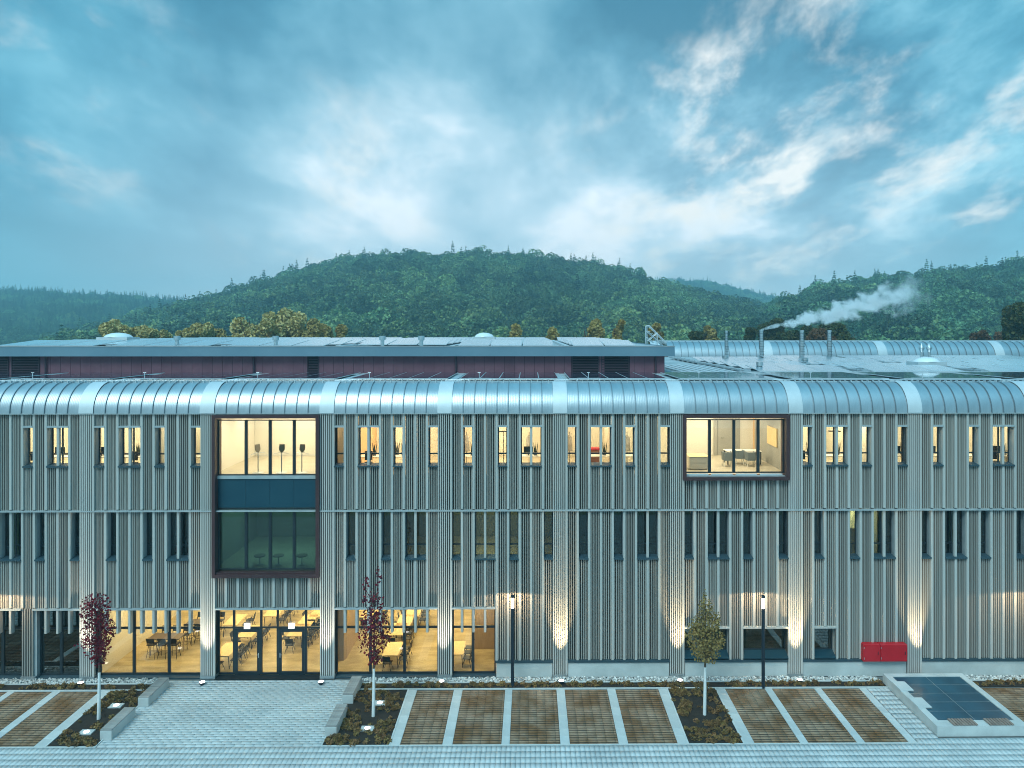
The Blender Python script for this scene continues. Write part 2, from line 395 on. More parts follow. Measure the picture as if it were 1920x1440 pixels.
def sill_mesh(n):
    wid = .605 * n - FW; f = MB(); b = len(f.v)
    f.v += [(-.01, -.06, -.09), (wid + .01, -.06, -.09), (wid + .01, -.06, -.015), (-.01, -.06, -.015), (-.01, GLY, .06), (wid + .01, GLY, .06), (wid + .01, GLY, 0), (-.01, GLY, 0)]
    for q in ((0, 1, 2, 3), (3, 2, 5, 4), (1, 6, 5, 2), (0, 3, 4, 7), (0, 7, 6, 1)): f.face([b + i for i in q])
    return f.mesh('sill', DTRIM)
def lint_mesh(n):
    wid = .605 * n - FW; return MB().box(-.02, wid + .02, -.03, .40, 0, .09).mesh('lintel', TRIM)
WM = {}
for n in (1, 2):
    for tier, H, tr in (('t', ZT1 - ZT0, .50), ('m', ZM1 - ZM0, .56)):
        fm, wid = win_mesh(n, H, tr); mt = GLASS if tier == 't' else GLASSD
        WM[tier, n] = (fm, pane_mesh(n, .05, tr, mt), pane_mesh(n, tr + .07, H - .05, mt), rev_mesh(n, H), sill_mesh(n), lint_mesh(n), wid)
TOPWIN = []; MIDWIN = []
def window(k, m, n, tier):
    z0, z1 = (ZT0, ZT1) if tier == 't' else (ZM0, ZM1)
    fm, p0, p1, rv, sl_, li, wid = WM[tier, n]; x0 = bx(k, m) + FW; sc = (bx(k, m + n) - x0) / wid
    o = link('window', fm, BLD, (x0, 0, z0), (sc, 1, 1))
    for me, nm in ((p0, 'pane'), (p1, 'pane'), (rv, 'reveal'), (sl_, 'sill')): link(nm, me, o)
    if tier == 't': link('lintel', li, o, (0, 0, z1 - z0))
    if n == 2: fin(k, m + 1, z0, z1 - (0 if tier == 'm' else 0), .02)
    (TOPWIN if tier == 't' else MIDWIN).append((k, m, n, x0, x0 + wid * sc))

# ledges
ledge = MB().box(XL, XR, -.09, .14, Z_L1 - .03, Z_L1 + .03)
obj('ledge', ledge, TRIM, BLD)
BIGW, BIGW2 = 3, 7          # bays that hold the two projecting window boxes
ZB1 = zf(1079)
XG_END = bx(5, 5)           # glazing stops here
for k in range(NB):
    tw = TOPP[k]
    if tw != 'box':
        wins = PAT[tw]; taken = {}
        for (m, n) in wins:
            for j in range(n): taken[m + j] = 1
            window(k, m, n, 't')
        for m in range(1, 10):
            if m in taken: panel(k, m, m + 1, ZT1 + .06, Z_CORN); panel(k, m, m + 1, Z_L1 + .03, ZT0 - .05)
            else: panel(k, m, m + 1, Z_L1 + .03, Z_CORN)
        for m in range(2, 10):
            mid = any(m == a + 1 and n == 2 for a, n in wins)
            if mid: fin(k, m, ZT1 + .06, Z_CORN); fin(k, m, Z_L1 + .08, ZT0 - .05)
            else: fin(k, m, Z_L1 + .08, Z_CORN)
    elif k == BIGW2:
        panel(k, 1, 10, Z_L1 + .03, zf(899))
        for m in range(2, 10): fin(k, m, Z_L1 + .08, zf(899))
    # middle tier
    low = Z_L2 if k <= 4 else Z_BOT
    if k == BIGW:
        panel(k, 1, 10, Z_L2, ZB1)
        for m in range(2, 10): fin(k, m, Z_L2 + .05, ZB1)
    else:
        wins = PAT[MIDP[k]]; taken = {}
        gw = {7: [(1, 4), (6, 4)], 8: [(2, 2)]}.get(k, [])
        for (m, n) in wins:
            for j in range(n): taken[m + j] = 1
            window(k, m, n, 'm')
        ZG = zf(1177)
        for m in range(1, 10):
            lo = Z_L2 if (k <= 4 or (k == 5 and m < 5)) else Z_BOT
            if any(a <= m < a + n for a, n in gw): lo = ZG
            panel(k, m, m + 1, lo, (ZM0 - .05) if m in taken else Z_L1 - .03)
            fl = lo + (.05 if lo != ZG else .02)
            if lo == Z_BOT: fl = lo - .01
            if k == 8 and m in (7, 8, 9): fl = zf(1209)
            if m >= 2:
                if any(m == a for a, n in gw) or any(m == a + n for a, n in gw): fl = Z_BOT - .01
                if any(m == a + 1 and n == 2 for a, n in wins): fin(k, m, fl, ZM0 - .05)
                else: fin(k, m, fl, Z_L1 - .03)
# lower ledge over the glazing, bay by bay
for k in range(0, 6):
    x0 = bx(k, 1) + FW; x1 = bx(k, 10) if k < 5 else bx(k, 5)
    if k == 1:
        obj('ledge', MB().box(bx(k, 1) + FW, bx(k, 5) + .02, -.05, .45, Z_L2 - .07, Z_L2), TRIM, BLD)
        x0 = bx(k, 6)
    obj('ledge', MB().box(x0, x1, -.05, .45, Z_L2 - .07, Z_L2), TRIM, BLD)
# louvre fins hanging before the glazing
ZH = zf(1185)
for k in (0, 1, 2, 4, 5):
    for m in range(2, 10):
        if k == 5 and m > 4: continue
        if k == 1 and m in (5,): continue
        if k == 1 and m == 6: continue
        fin(k, m, ZH, Z_L2 - .07, -.02, 1.6)
# ground glazing
ZGT = Z_L2 - .07; ZTR = zf(1181); GB = .05
def glazing(x0, x1, cuts, mt, door=False):
    f = MB(); d = .045; y0, y1 = GLY - .04, GLY + .05
    f.box(x0, x1, y0, y1, GB, GB + .09); f.box(x0, x1, y0, y1, ZGT - .05, ZGT)
    xs = [x0] + cuts + [x1]
    for i, x in enumerate(xs):
        a = x if i == 0 else (x - .07 if i == len(xs) - 1 else x - (.07 if not door else .05)); bb = a + (.07 if i in (0, len(xs) - 1) else (.14 if not door else .10))
        f.box(a, bb, y0 - .005, y1 + .005, GB + .09, ZGT - .05)
    if not door:
        for i in range(len(xs) - 1): f.box(xs[i] + .07, xs[i + 1] - .07, y0, y1, ZTR - .05, ZTR + .05)
    else: f.box(x0 + .07, x1 - .07, y0 + .01, y1 - .01, ZTR - .04, ZTR + .04)
    o = obj('window', f, FRAME, BLD)
    for i in range(len(xs) - 1):
        if not (door and i in (1, 3)):
            obj('pane', MB().box(xs[i] + .05, xs[i + 1] - .05, GLY, GLY + .015, GB + .05, ZTR - .04), mt, o)
        obj('pane', MB().box(xs[i] + .05, xs[i + 1] - .05, GLY, GLY + .015, ZTR + .04, ZGT - .02), mt, o)
    return o
def third(k, a=1, b=10): x0 = bx(k, a) + (FW if a == 1 else 0); x1 = bx(k, b); return x0, x1
x0, x1 = third(0); glazing(x0, x1, [x0 + (x1 - x0) / 3, x0 + 2 * (x1 - x0) / 3], GLASSD)
glazing(bx(1, 1) + FW, bx(1, 5), [bx(1, 3)], GLASSD)
XPA = bx(1, 5); XPB = bx(1, 6) + FW
obj('wall_strip', MB().box(XPA + .002, XPB - .002, .151, .60, .16, Z_L2 - .001), TRIM, BLD)
link('slat_panel', ME_SLAT, BLD, (XPA, -.04, .16), (.62, 1, Z_L2 - .16))
link('pilaster_foot', ME_FOOT, BLD, (XPA, 0, 0), (.98, 1, 1))
glazing(XPB, bx(1, 10), [bx(1, 8)], GLASSD)
x0, x1 = third(2); glazing(x0, x1, [x0 + (x1 - x0) / 3, x0 + 2 * (x1 - x0) / 3], GLASS)
x0, x1 = third(4); glazing(x0, x1, [x0 + (x1 - x0) / 3, x0 + 2 * (x1 - x0) / 3], GLASS)
glazing(bx(5, 1) + FW, bx(5, 5), [at(887, 1200, Y0 + GLY)[0]], GLASS)
ex = [at(q, 1200, Y0 + GLY)[0] for q in (409, 439, 490, 521, 574, 599)]
x0, x1 = third(3)
glazing(x0, x1, ex[1:5], GLASS, True)
for i, (a, b, hs) in enumerate(((ex[1], ex[2], 1), (ex[3], ex[4], -1))):
    f = MB(); a += .055; b -= .055; zt = ZTR - .05; y0, y1 = GLY - .05, GLY + .02
    f.box(a, a + .15, y0, y1, .03, zt); f.box(b - .15, b, y0, y1, .03, zt); f.box(a + .15, b - .15, y0, y1, .03, .20); f.box(a + .15, b - .15, y0, y1, zt - .17, zt)
    dr = obj('door', f, FRAME, BLD); obj('pane', MB().box(a + .14, b - .14, GLY - .02, GLY - .005, .19, zt - .16), GLASS, dr)
    hx = (b - .075) if hs == 1 else (a + .075)
    h = MB(); h.box(hx - .02, hx + .02, GLY - .065, GLY - .05, .92, 1.16); h.tube((hx, GLY - .06, 1.08), (hx, GLY - .11, 1.08), .012); h.tube((hx, GLY - .11, 1.08), (hx - hs * .13, GLY - .11, 1.08), .012)
    obj('handle', h, GALV, dr)
    sx = (a + b) / 2
    sg = obj('exit_sign_light', MB().box(sx - .15, sx + .15, GLY - .12, GLY - .055, ZTR - .03, ZTR + .25), [mat('white_sign_%d' % i, (.8, .8, .8), .4, emit=(1, 1, 1), estr=1.3)], BLD)
# flanking pilaster side of the entrance + doorstep
obj('threshold', MB().box(bx(3, 1) + FW, bx(3, 10), -.10, GLY - .05, 0, .03), GAP, BLD)
obj('threshold', MB().box(bx(4, 1) + FW, bx(5, 5), .05, GLY - .05, 0, .05), DTRIM, BLD)
obj('threshold', MB().box(XL, bx(2, 10), .05, GLY - .05, 0, .05), DTRIM, BLD)

# projecting window boxes
def bigbox(k, v_bot, panes, v_glass0, v_glass1, lower=None):
    x0 = bx(k, 1) + FW * .3; x1 = bx(k, 10) + .0; z0, z1 = zf(v_bot), Z_CORN - .03; y = -.22; t = .17
    f = MB(); f.box(x0, x0 + t, y, .6, z0, z1); f.box(x1 - t, x1, y, .6, z0, z1); f.box(x0 + t, x1 - t, y, .6, z1 - t, z1); f.box(x0 + t, x1 - t, y, .6, z0, z0 + t)
    o = obj('bay_window', f, BROWN, BLD)
    YG = Y0 + .25
    def row(va, vb, mt, bars=True):
        za, zb = zf(vb, YG), zf(va, YG)
        xs = [x0 + t] + [at(q, 900, YG)[0] for q in panes] + [x1 - t]
        fr = MB(); fr.box(x0 + t, x1 - t, .20, .30, za - .06, za); fr.box(x0 + t, x1 - t, .20, .30, zb, zb + .05)
        for q in xs[1:-1]: fr.box(q - .075, q + .075, .19, .31, za, zb)
        fr.box(xs[0], xs[0] + .06, .19, .31, za, zb); fr.box(xs[-1] - .06, xs[-1], .19, .31, za, zb)
        obj('frame', fr, FRAME, o)
        for i in range(4): obj('pane', MB().box(xs[i] + .05, xs[i + 1] - .05, .245, .26, za - .01, zb + .01), mt, o)
        return za, zb, xs
    za, zb, xs = row(v_glass0, v_glass1, GLASS)
    if lower:
        for i in range(4): obj('spandrel_panel', MB().box(xs[i] + .006, xs[i + 1] - .006, .17, .30, zf(952, YG) + .055, zf(896, YG)), SPAND, o)
        row(953, 1064, GLASSD)
        obj('sill', MB().box(x0 + t, x1 - t, -.10, .20, zf(1076), zf(1066, YG) - .06), BROWN, o)
        obj('sill', MB().box(x0 + t, x1 - t, .10, .2, zf(896, YG), za - .06), TRIM, o)
    else:
        obj('sill', MB().box(x0 + t, x1 - t, -.05, .19, z0 + t, z0 + t + .03), TRIM, o)
        for i in range(4): obj('low_pane', MB().box(xs[i] + .08, xs[i + 1] - .08, .14, .17, z0 + t + .035, za - .08), ALU, o)
    return o
bigbox(3, 1080, (462, 507, 552), 788, 888, True)
bigbox(7, 900, (1330, 1375.5, 1421), 788, 885)

# ground windows in the slatted wall (bays 7, 8)
def lowwin(k, m, n):
    x0 = bx(k, m) + FW; x1 = bx(k, m + n); ZG = zf(1177); z0 = zf(1236)
    f = MB(); f.box(x0, x1, .45, .55, z0 + .25, z0 + .31); f.box(x0, x1, .45, .55, ZG - .16, ZG - .08); f.box(x0, x0 + .05, .45, .55, z0 + .31, ZG - .16); f.box(x1 - .05, x1, .45, .55, z0 + .31, ZG - .16)
    if n == 4: f.box((x0 + x1) / 2 - .04, (x0 + x1) / 2 + .04, .45, .55, z0 + .31, ZG - .16)
    o = obj('window', f, FRAME, BLD)
    obj('pane', MB().box(x0 + .04, x1 - .04, .50, .515, z0 + .30, ZG - .15), GLASSD, o)
    obj('lintel', MB().box(x0 - .02, x1 + .02, -.04, .6, ZG - .08, ZG), WOODP, o)
    s_ = MB(); b = 0
    s_.v += [(x0, -.05, z0 + .03), (x1, -.05, z0 + .03), (x1, .46, z0 + .26), (x0, .46, z0 + .26), (x0, -.05, z0), (x1, -.05, z0), (x1, .46, z0), (x0, .46, z0)]
    for q in ((0, 1, 2, 3), (4, 5, 1, 0), (5, 6, 2, 1), (7, 4, 0, 3), (4, 7, 6, 5)): s_.face(list(q))
    obj('sill', s_, mat('blue_sill_%d%d' % (k, m), (.015, .05, .07), .3), o)
    obj('reveal', MB().box(x0 - .02, x0, 0, .6, z0, ZG - .08).box(x1, x1 + .02, 0, .6, z0, ZG - .08), WOODP, o)
lowwin(7, 1, 4); lowwin(7, 6, 4); lowwin(8, 2, 2)

# plinth and base flashing on the slatted bays
for k in range(5, NB):
    x0 = bx(k, 5) + .02 if k == 5 else bx(k, 1) + FW + .02
    x1 = bx(k, 10) - .01
    obj('flashing', MB().box(x0, x1, -.02, .3, Z_BOT - .13, Z_BOT - .02), DTRIM, BLD)
    obj('plinth', MB().box(x0 + .03, x1 - .02, .04, .34, 0, Z_BOT - .13), PLIN, BLD)

# curved eaves
RR = 1.483; NSEG = 12
def arc(r, x0, x1, mi, mb, off=0.0):
    b = len(mb.v)
    for i in range(NSEG + 1):
        t = math.pi / 2 * i / NSEG; y = RR - (r) * math.cos(t); z = r * math.sin(t)
        mb.v += [(x0, y, z), (x1, y, z)]
    for i in range(NSEG): mb.face([b + 2 * i, b + 2 * i + 1, b + 2 * i + 3, b + 2 * i + 2], mi, True)
u = MB(); arc(RR, 0, 1, 0, u); ME_CP = u.mesh('eaves_panel', ZINC)
def seam(r, w_):
    u = MB(); b = 0
    for i in range(NSEG + 1):
        t = math.pi / 2 * i / NSEG
        for rr in (r - .03, r):
            y = RR - rr * math.cos(t); z = rr * math.sin(t); u.v += [(0, y, z), (w_, y, z)]
    for i in range(NSEG):
        a = 4 * i; n = a + 4
        u.face([a + 2, a + 3, n + 3, n + 2], 0, True); u.face([a, a + 2, n + 2, n], 0); u.face([a + 3, a + 1, n + 1, n + 3], 0)
    return u
ME_SEAM = seam(RR + .05, .032).mesh('seam', SEAM)
ME_BAND = seam(RR + .055, 1).mesh('eaves_band', ZINCP)
CW = .73
ZC = Z_CORN + .05
for k in range(NB):
    xa = bx(k, 0) + CW; xe = bx(k, 10)
    link('eaves_band', ME_BAND, BLD, (bx(k, 0), -.06, ZC), (CW, 1, 1))
    for m in range(9):
        a = xa + (xe - xa) * m / 9; bb = xa + (xe - xa) * (m + 1) / 9
        o = link('eaves_panel', ME_CP, BLD, (a, -.06, ZC), (bb - a, 1, 1))
        if m: link('seam', ME_SEAM, BLD, (a - .016, -.06, ZC))
obj('eaves_edge', MB().box(XL, XR, -.10, .12, Z_CORN, ZC), TRIM, BLD)
ZR = ZC + RR
rail = MB()
for q in (0.0, .13): rail.tube((XL, RR - .12 + q, ZR + .12), (XR, RR - .12 + q, ZR + .12), .014, n=5)
x = XL
while x < XR: rail.box(x, x + .03, RR - .14, RR + .03, ZR - .01, ZR + .13); x += .30
obj('snow_rail', rail, ALU, BLD)

# roof decks (local y measured from the facade)
XPE = at(1246, 690, 47.3)[0]                      # right end of the penthouse
YP = 47.3 - Y0; YBACK = 78.0 - Y0
r_ = MB(); r_.box(XL, XR, RR - .1, YBACK, ZR - .3, ZR); obj('roof_deck', r_, ROOFM, BLD)
side = MB(); side.box(XL - .2, XL, .2, YBACK, 0, ZR); side.box(XR, XR + .2, .2, YBACK, 0, ZR); side.box(XL, XR, YBACK, YBACK + .2, 0, ZR)
obj('outer_wall', side, WOOD, BLD)

# solar panels
u = MB(); u.box(0, 1, 0, 1, 0, .04, 0); 
def solar_mesh(w_, d_, sm=None):
    f = MB(); f.box(0, w_, 0, d_, 0, .035, 1); f.box(.02, w_ - .02, .02, d_ - .02, .035, .042, 0); return f.mesh('solar_panel', [sm or SOLAR, ALU])
ME_SOL = solar_mesh(1.06, 1.95)
for k in range(NB):
    for m in range(5):
        for n in range(3):
            yy = 2.2 + n * 2.02
            xx = bx(k, 1) + .35 + m * 1.07
            if yy + 1.9 < YP: link('solar_panel', ME_SOL, BLD, (xx, yy, ZR + .12))
    # walkway beam between fields and lightning rod
    obj('walkway_board', MB().box(bx(k, 0) + .15, bx(k, 0) + .65, RR + .6, YP - .3, ZR + .0, ZR + .05), ALU, BLD)
    rd = empty('lightning_rod', (bx(k, 4) - .4, Y0 + RR + .9, ZR)); 
    tag(rd, 'slim lightning rod with cross bar on roof edge, number %s from the left' % ('zero one two three four five six seven eight nine ten'.split()[k]), 'lightning rod', 'lightning rods along the roof edge')
    f = MB(); f.tube((-.62, 0, .14), (.62, 0, .14), .028, n=6); f.box(-.64, -.56, -.1, .1, 0, .12); f.box(.56, .64, -.1, .1, 0, .12); obj('cross_bar', f, ALU, rd)
    f = MB(); f.tube((0, 0, .14), (0, 0, .48), .018, n=6); f.tube((-.08, 0, .46), (.08, 0, .46), .014, n=5); obj('rod', f, ALU, rd)
# large panel fields on the lower roof to the side of the penthouse
ME_SOLB = solar_mesh(1.96, 3.3, SOLAR_GLARE)
fx0 = XPE + 1.0
for fi, (xa, nx, ya, ny) in enumerate(((fx0 + 5.2, 3, 9.6, 6), (fx0 + 12.6, 3, 9.6, 7), (fx0 + 20.2, 4, 9.6, 7), (fx0 + 29.2, 4, 9.6, 7))):
    for i in range(nx):
        for j in range(ny):
            if (fi, i, j) in ((1, 2, 2), (2, 0, 2), (2, 1, 2), (0, 2, 1)): continue
            link('solar_panel', ME_SOLB, BLD, (xa + i * 2.0, ya + j * 3.4, ZR + .10)).rotation_euler = (R(4.5), 0, 0)
for xa in (fx0 + 4.0, fx0 + 11.6, fx0 + 19.2, fx0 + 28.4):
    f = MB(); f.box(xa, xa + .45, 9, YBACK - 6, ZR + .12, ZR + .22)
    for j in range(12): f.box(xa - .12, xa + .57, 9.5 + j * 2, 9.7 + j * 2, ZR, ZR + .26)
    obj('cable_tray', f, GALV, BLD)
for i in range(7): obj('roof_rib', MB().box(fx0 + .2 + i * .55, fx0 + .48 + i * .55, 9.3, 20, ZR, ZR + .10), ALU, BLD)
obj('roof_upstand', MB().box(XPE + .3, XR, 8.6, 8.8, ZR, ZR + .16), ALU, BLD)

# penthouse
ZP1 = at(960, 668, 46.8)[1]; ZP2 = at(960, 650, 46.8)[1]
pw = .646
xs_l = XPE
i = 0
lou = [(at(a, 690, 47.3)[0], at(b, 690, 47.3)[0]) for a, b in ((-60, 17), (22, 75), (577, 598), (1072, 1123), (1127, 1180))]
xx = XPE
while xx > XL:
    a = max(xx - pw, XL); cx = (a + xx) / 2
    hit = [l for l in lou if a < l[1] - .1 and xx > l[0] + .1]
    if not hit: obj('cladding_panel', MB().box(a + .008, xx - .008, YP - .03, YP, ZR, ZP1), REDW, BLD)
    else:
        l = hit[0]
        if xx > l[1] + .05: obj('cladding_panel', MB().box(l[1] + .03, xx - .008, YP - .03, YP, ZR, ZP1), REDW, BLD)
        if a < l[0] - .05: obj('cladding_panel', MB().box(a + .008, l[0] - .03, YP - .03, YP, ZR, ZP1), REDW, BLD)
    xx -= pw
obj('penthouse_core', MB().box(XL, XPE, YP, YP + 30, ZR, ZP1 + .02), GAP, BLD)
for (a, b) in lou:
    f = MB(); z = ZR + .14
    while z < ZP1 - .12: f.box(a + .05, b - .05, YP - .05, YP - .005, z, z + .05); z += .105
    f.box(a, a + .05, YP - .06, YP, ZR + .05, ZP1 - .02); f.box(b - .05, b, YP - .06, YP, ZR + .05, ZP1 - .02)
    obj('louvre_vent', f, REDD, BLD)
for q in (86, 476, 855, 1229):
    xq = at(q, 690, 47.2)[0]; obj('downpipe', MB().tube((xq, YP - .14, ZR), (xq, YP - .14, ZP1), .055), REDD, BLD)
XFE = at(1265, 660, 46.8)[0]
YF = 46.8 - Y0
obj('fascia', MB().box(XL, XFE, YF, YF + .12, ZP1, ZP2), FASC, BLD)
obj('side_fascia', MB().box(XFE - .12, XFE - .001, YF + .121, YF + 38, ZP1 + .2, ZP2 - .002), FASC, BLD)
obj('upper_roof', MB().box(XL, XFE - .121, YF + .121, YF + 38, ZP1 + .03, ZP2 - .06), ROOFM, BLD)
obj('fascia_cap', MB().box(XL, XFE + .03, YF - .03, YF + .2, ZP2 + .001, ZP2 + .05), TRIM, BLD)
ME_SOLC = solar_mesh(2.0, 3.9, SOLAR_GLARE)
nx_ = int((XFE - XL) / 7.4)
for i in range(nx_ + 1):
    for a in range(3):
        for j in range(7):
            xq = XL + .8 + i * 7.4 + a * 2.08
            if xq + 2.1 > XFE - 1.2: continue
            if (i, j) in ((3, 0), (7, 0), (9, 1)): continue
            link('solar_panel', ME_SOLC, BLD, (xq, YF + .5 + j * 4.2, ZP2 + .03)).rotation_euler = (R(4.5), 0, 0)
    f = MB(); xq = XL + i * 7.4 + .25; f.box(xq, xq + .3, YF + .8, YF + 32, ZP2 - .05, ZP2 + .07)
    obj('cable_tray', f, ALU, BLD)

# ------------------------------------------------------------------ interior shell
YB_G = 13.0; YB_T = 6.4
def room(x0, x1, z0, z1, yb, wall, floor, name='room'):
    if floor: obj('room_floor', MB().box(x0, x1, GLY + .08, yb, z0 - .06, z0), floor, BLD)
    obj('room_wall', MB().box(x0, x1, yb + .01, yb + .15, z0, z1), wall, BLD)
    obj('room_ceiling', MB().box(x0, x1, GLY + .08, yb, z1, z1 + .08), CEILM, BLD)
def part_wall(x, z0, z1, yb, m=None, y0=None): return obj('partition', MB().box(x - .06, x + .06, (GLY + .10) if y0 is None else y0, yb, z0 + .002, z1 - .002), m or WALLI, BLD)
obj('floor_edge', MB().box(XL, XR, .23, .60, ZGT + .0, Z_L2 + .6), GAP, BLD)
obj('floor_edge', MB().box(XL, bx(3, 1), .23, .60, Z_L1 + .01, Z_L1 + 1.2), GAP, BLD)
obj('floor_edge', MB().box(bx(3, 10), XR, .23, .60, Z_L1 + .01, Z_L1 + 1.2), GAP, BLD)
ZGC = 3.62
XPW = pt(190, 1266)[0]; XRG = bx(5, 5) + .1
room(XPW, XRG, .02, ZGC, YB_G, WALLI, FLOORI)
part_wall(XPW - .06, 0, ZGC, YB_G); part_wall(XRG + .06, 0, ZGC, YB_G, WOODI)
room(XL, XPW - .12, .02, ZGC, 7, WALLG, mat('dark_brown_floor', (.16, .11, .07), .5, (.20, .14, .09), 2)); part_wall(XL, 0, ZGC, 7, WALLG)
# right ground rooms (dark)
room(XRG + .2, XR, .02, ZGC, 5, WALLG, FLOORU)
ZMF, ZMC = 5.35, 8.85
room(XL, XR, ZMF, ZMC, 7, WALLG, FLOORU)
for k in (3, 4, 6, 8): part_wall(bx(k, .4), ZMF, ZMC, 7, WALLG)
ZTF, ZTC = 10.36, 13.40
room(XL, XR, ZTF, ZTC, YB_T, WALLI, FLOORU)
for k, m_, w_ in ((0, 0, WALLI), (2, 6.2, WALLI), (3, .5, WALLI), (4, .5, WALLI), (4, 2.5, WALLO), (5, .5, WALLO), (6, .5, WALLO), (6, 5.4, WALLI), (7, .5, WALLI), (8, .5, WALLG), (8, 7.5, WALLI), (9, 5, WALLI), (10, .5, WALLI)):
    part_wall(bx(k, m_), ZTF, ZTC, YB_T, w_)
obj('skirting', MB().box(bx(3, .7), bx(4, .3), YB_T - .02, YB_T + .005, ZTF, ZTF + .09), WHITEP, BLD)
WARM = (1.0, .77, .38); WARMW = (1.0, .86, .62)
CLM = mat('ceiling_luminaire', (.9, .85, .7), .4, emit=(1, .82, .55), estr=3)
# ground restaurant lights
nL = 5
for i in range(nL):
    for j in range(3):
        x = XPW + (XRG - XPW) * (i + .5) / nL; y = 2.3 + j * 4.2
        area('ceiling_lamp', (x, y, ZGC - .06), 2.6, 1.0, 84, WARM, BLD)
        obj('ceiling_luminaire', MB().box(x - .6, x + .6, y - .08, y + .08, ZGC - .05, ZGC - .001), CLM, BLD)
for k in range(NB):
    x = (bx(k, 0) + bx(k, 10)) / 2 + .2
    pwr = 135
    for j in (1.6, 4.6):
        area('ceiling_lamp', (x, j, ZTC - .06), 4.4, .9, pwr, WARMW if k in (3, 7) else (1.0, .84, .54), BLD)
# few dim lights in the middle storey and the side rooms
area('ceiling_lamp', (bx(3, 5.5), 3.5, ZMC - .06), 4, 1.5, 75, (.45, 1.0, .85), BLD)  # lamp added and tinted teal to imitate reflections in the lower box window
area('ceiling_lamp', (bx(5, 4), 3.5, ZMC - .06), 1.2, 1.0, 110, WARM, BLD)
pl = bx(8, 5.5)
part_wall(bx(8, 4.4), ZMF, ZMC, 4, WALLG); part_wall(bx(8, 8.0), ZMF, ZMC, 4, WALLG)
area('ceiling_lamp', (bx(8, 6.6), 1.7, ZMC - .06), .8, .5, 110, WARM, BLD)
obj('wall_panel', MB().box(bx(8, 5) * 1.056 - .25, bx(8, 5) * 1.056 + .75, 2.6, 2.7, 6.95, 7.95), WALLI, BLD)
area('ceiling_lamp', (bx(1, 5), 3.5, ZGC - .06), 6, 1, 8, WARM, BLD)
area('ceiling_lamp', (bx(7, 6), 2.5, ZGC - .06), 4, 1, 10, (.7, .9, .8), BLD)
area('ceiling_lamp', (bx(6, 6), 3.5, ZMC - .06), 6, 1, 6, (.6, .9, 1), BLD)
# interior fixtures that belong to the building
xo0, xo1 = at(628, 1200, 41)[0], at(658, 1200, 41)[0]
ov = MB(); ov.prism([(xo0 - .3, 1.9), (xo1 - .35, 1.9), (xo1 - .08, 2.0), (xo1, 2.3), (xo1, 5.2), (xo0 - .3, 5.2)], .02, ZGC); obj('oak_core', ov, WOODI, BLD)
obj('oak_counter', MB().box(XRG - 1.5, XRG - .02, 3.4, 6.5, .02, 2.3), WOODI, BLD)
obj('grey_column', MB().box(at(470, 1150, 48)[0], at(484, 1150, 48)[0], 9.3, 9.8, .02, ZGC), WALLG, BLD)

# right office details
XRW = 13.45
obj('partition', MB().box(XRW, XRW + .1, .5, YB_T - .001, ZTF + .001, ZTC - .003), WALLG, BLD)
def aT(u_, Y): return at(u_, 850, Y)[0]
yd = Y0 + YB_T
dr = obj('door', MB().box(aT(1345, yd), aT(1387, yd), YB_T - .05, YB_T - .001, ZTF, ZTF + 2.25), WALLG, BLD)
obj('handle', MB().tube((aT(1352, yd), YB_T - .06, ZTF + 1.05), (aT(1352, yd), YB_T - .1, ZTF + 1.05), .02).box(aT(1352, yd), aT(1352, yd) + .15, YB_T - .11, YB_T - .09, ZTF + 1.04, ZTF + 1.06), STEELB, dr)
obj('partition', MB().box(aT(1338, yd), aT(1344, yd), YB_T - .12, YB_T - .002, ZTF, ZTC - .002), WALLG, BLD)
obj('partition', MB().box(aT(1412, yd), aT(1420, yd), YB_T - .3, YB_T - .002, ZTF, ZTC - .002), WALLO, BLD)
obj('wall_screen', MB().box(XRW - .07, XRW - .002, 2.0, 3.6, ZTF + 1.15, ZTF + 2.15), TABLE, BLD)

# ------------------------------------------------------------------ lower furniture
def make_table(dark=False, h=.74):
    t = empty('dining_table', (0, 0, 0)); L_ = 1.7; Wd = .85
    obj('tabletop', MB().box(-Wd / 2, Wd / 2, 0, L_, h - .035, h), TABLED if dark else TABLE, t)
    for sx in (-1, 1):
        for y in (.12, L_ - .12):
            obj('leg', MB().tube((sx * (Wd / 2 - .08), y, h - .04), (sx * (Wd / 2 - .03), y, 0), .022, n=6), STEELB if not dark else WOODI, t)
    obj('stretcher', MB().box(-.02, .02, .12, L_ - .12, h - .10, h - .05), STEELB, t)
    return t
def make_chair(h=.45, name='dining_chair'):
    t = empty(name, (0, 0, 0))
    f = MB(); f.cbox(-.22, .22, -.21, .21, h - .035, h, .012); obj('seat', f, CHAIR, t)
    f = MB(); f.v += [(-.20, .19, h + .10), (.20, .19, h + .10), (.21, .26, h + .38), (-.21, .26, h + .38), (-.20, .215, h + .10), (.20, .215, h + .10), (.21, .285, h + .38), (-.21, .285, h + .38)]
    for q in ((0, 1, 2, 3), (5, 4, 7, 6), (3, 2, 6, 7), (0, 4, 5, 1), (1, 5, 6, 2), (4, 0, 3, 7)): f.face(list(q))
    f.box(-.20, -.17, .18, .21, h - .02, h + .12); f.box(.17, .20, .18, .21, h - .02, h + .12)
    obj('backrest', f, CHAIR, t)
    for sx in (-1, 1):
        for sy in (-1, 1): obj('leg', MB().tube((sx * .13, sy * .12, h - .03), (sx * .23, sy * .23, 0), .014, n=5), STEELB, t)
    if h > .6:
        f = MB()
        for a, b in (((-.2, -.2), (.2, -.2)), ((.2, -.2), (.2, .2)), ((.2, .2), (-.2, .2)), ((-.2, .2), (-.2, -.2))): f.tube((a[0], a[1], .28), (b[0], b[1], .28), .01, n=5)
        obj('footrest', f, STEELB, t)
    return t
T0 = make_table(); C0 = make_chair(); TD = make_table(True, 1.02); S0 = make_chair(.76, 'bar_stool')
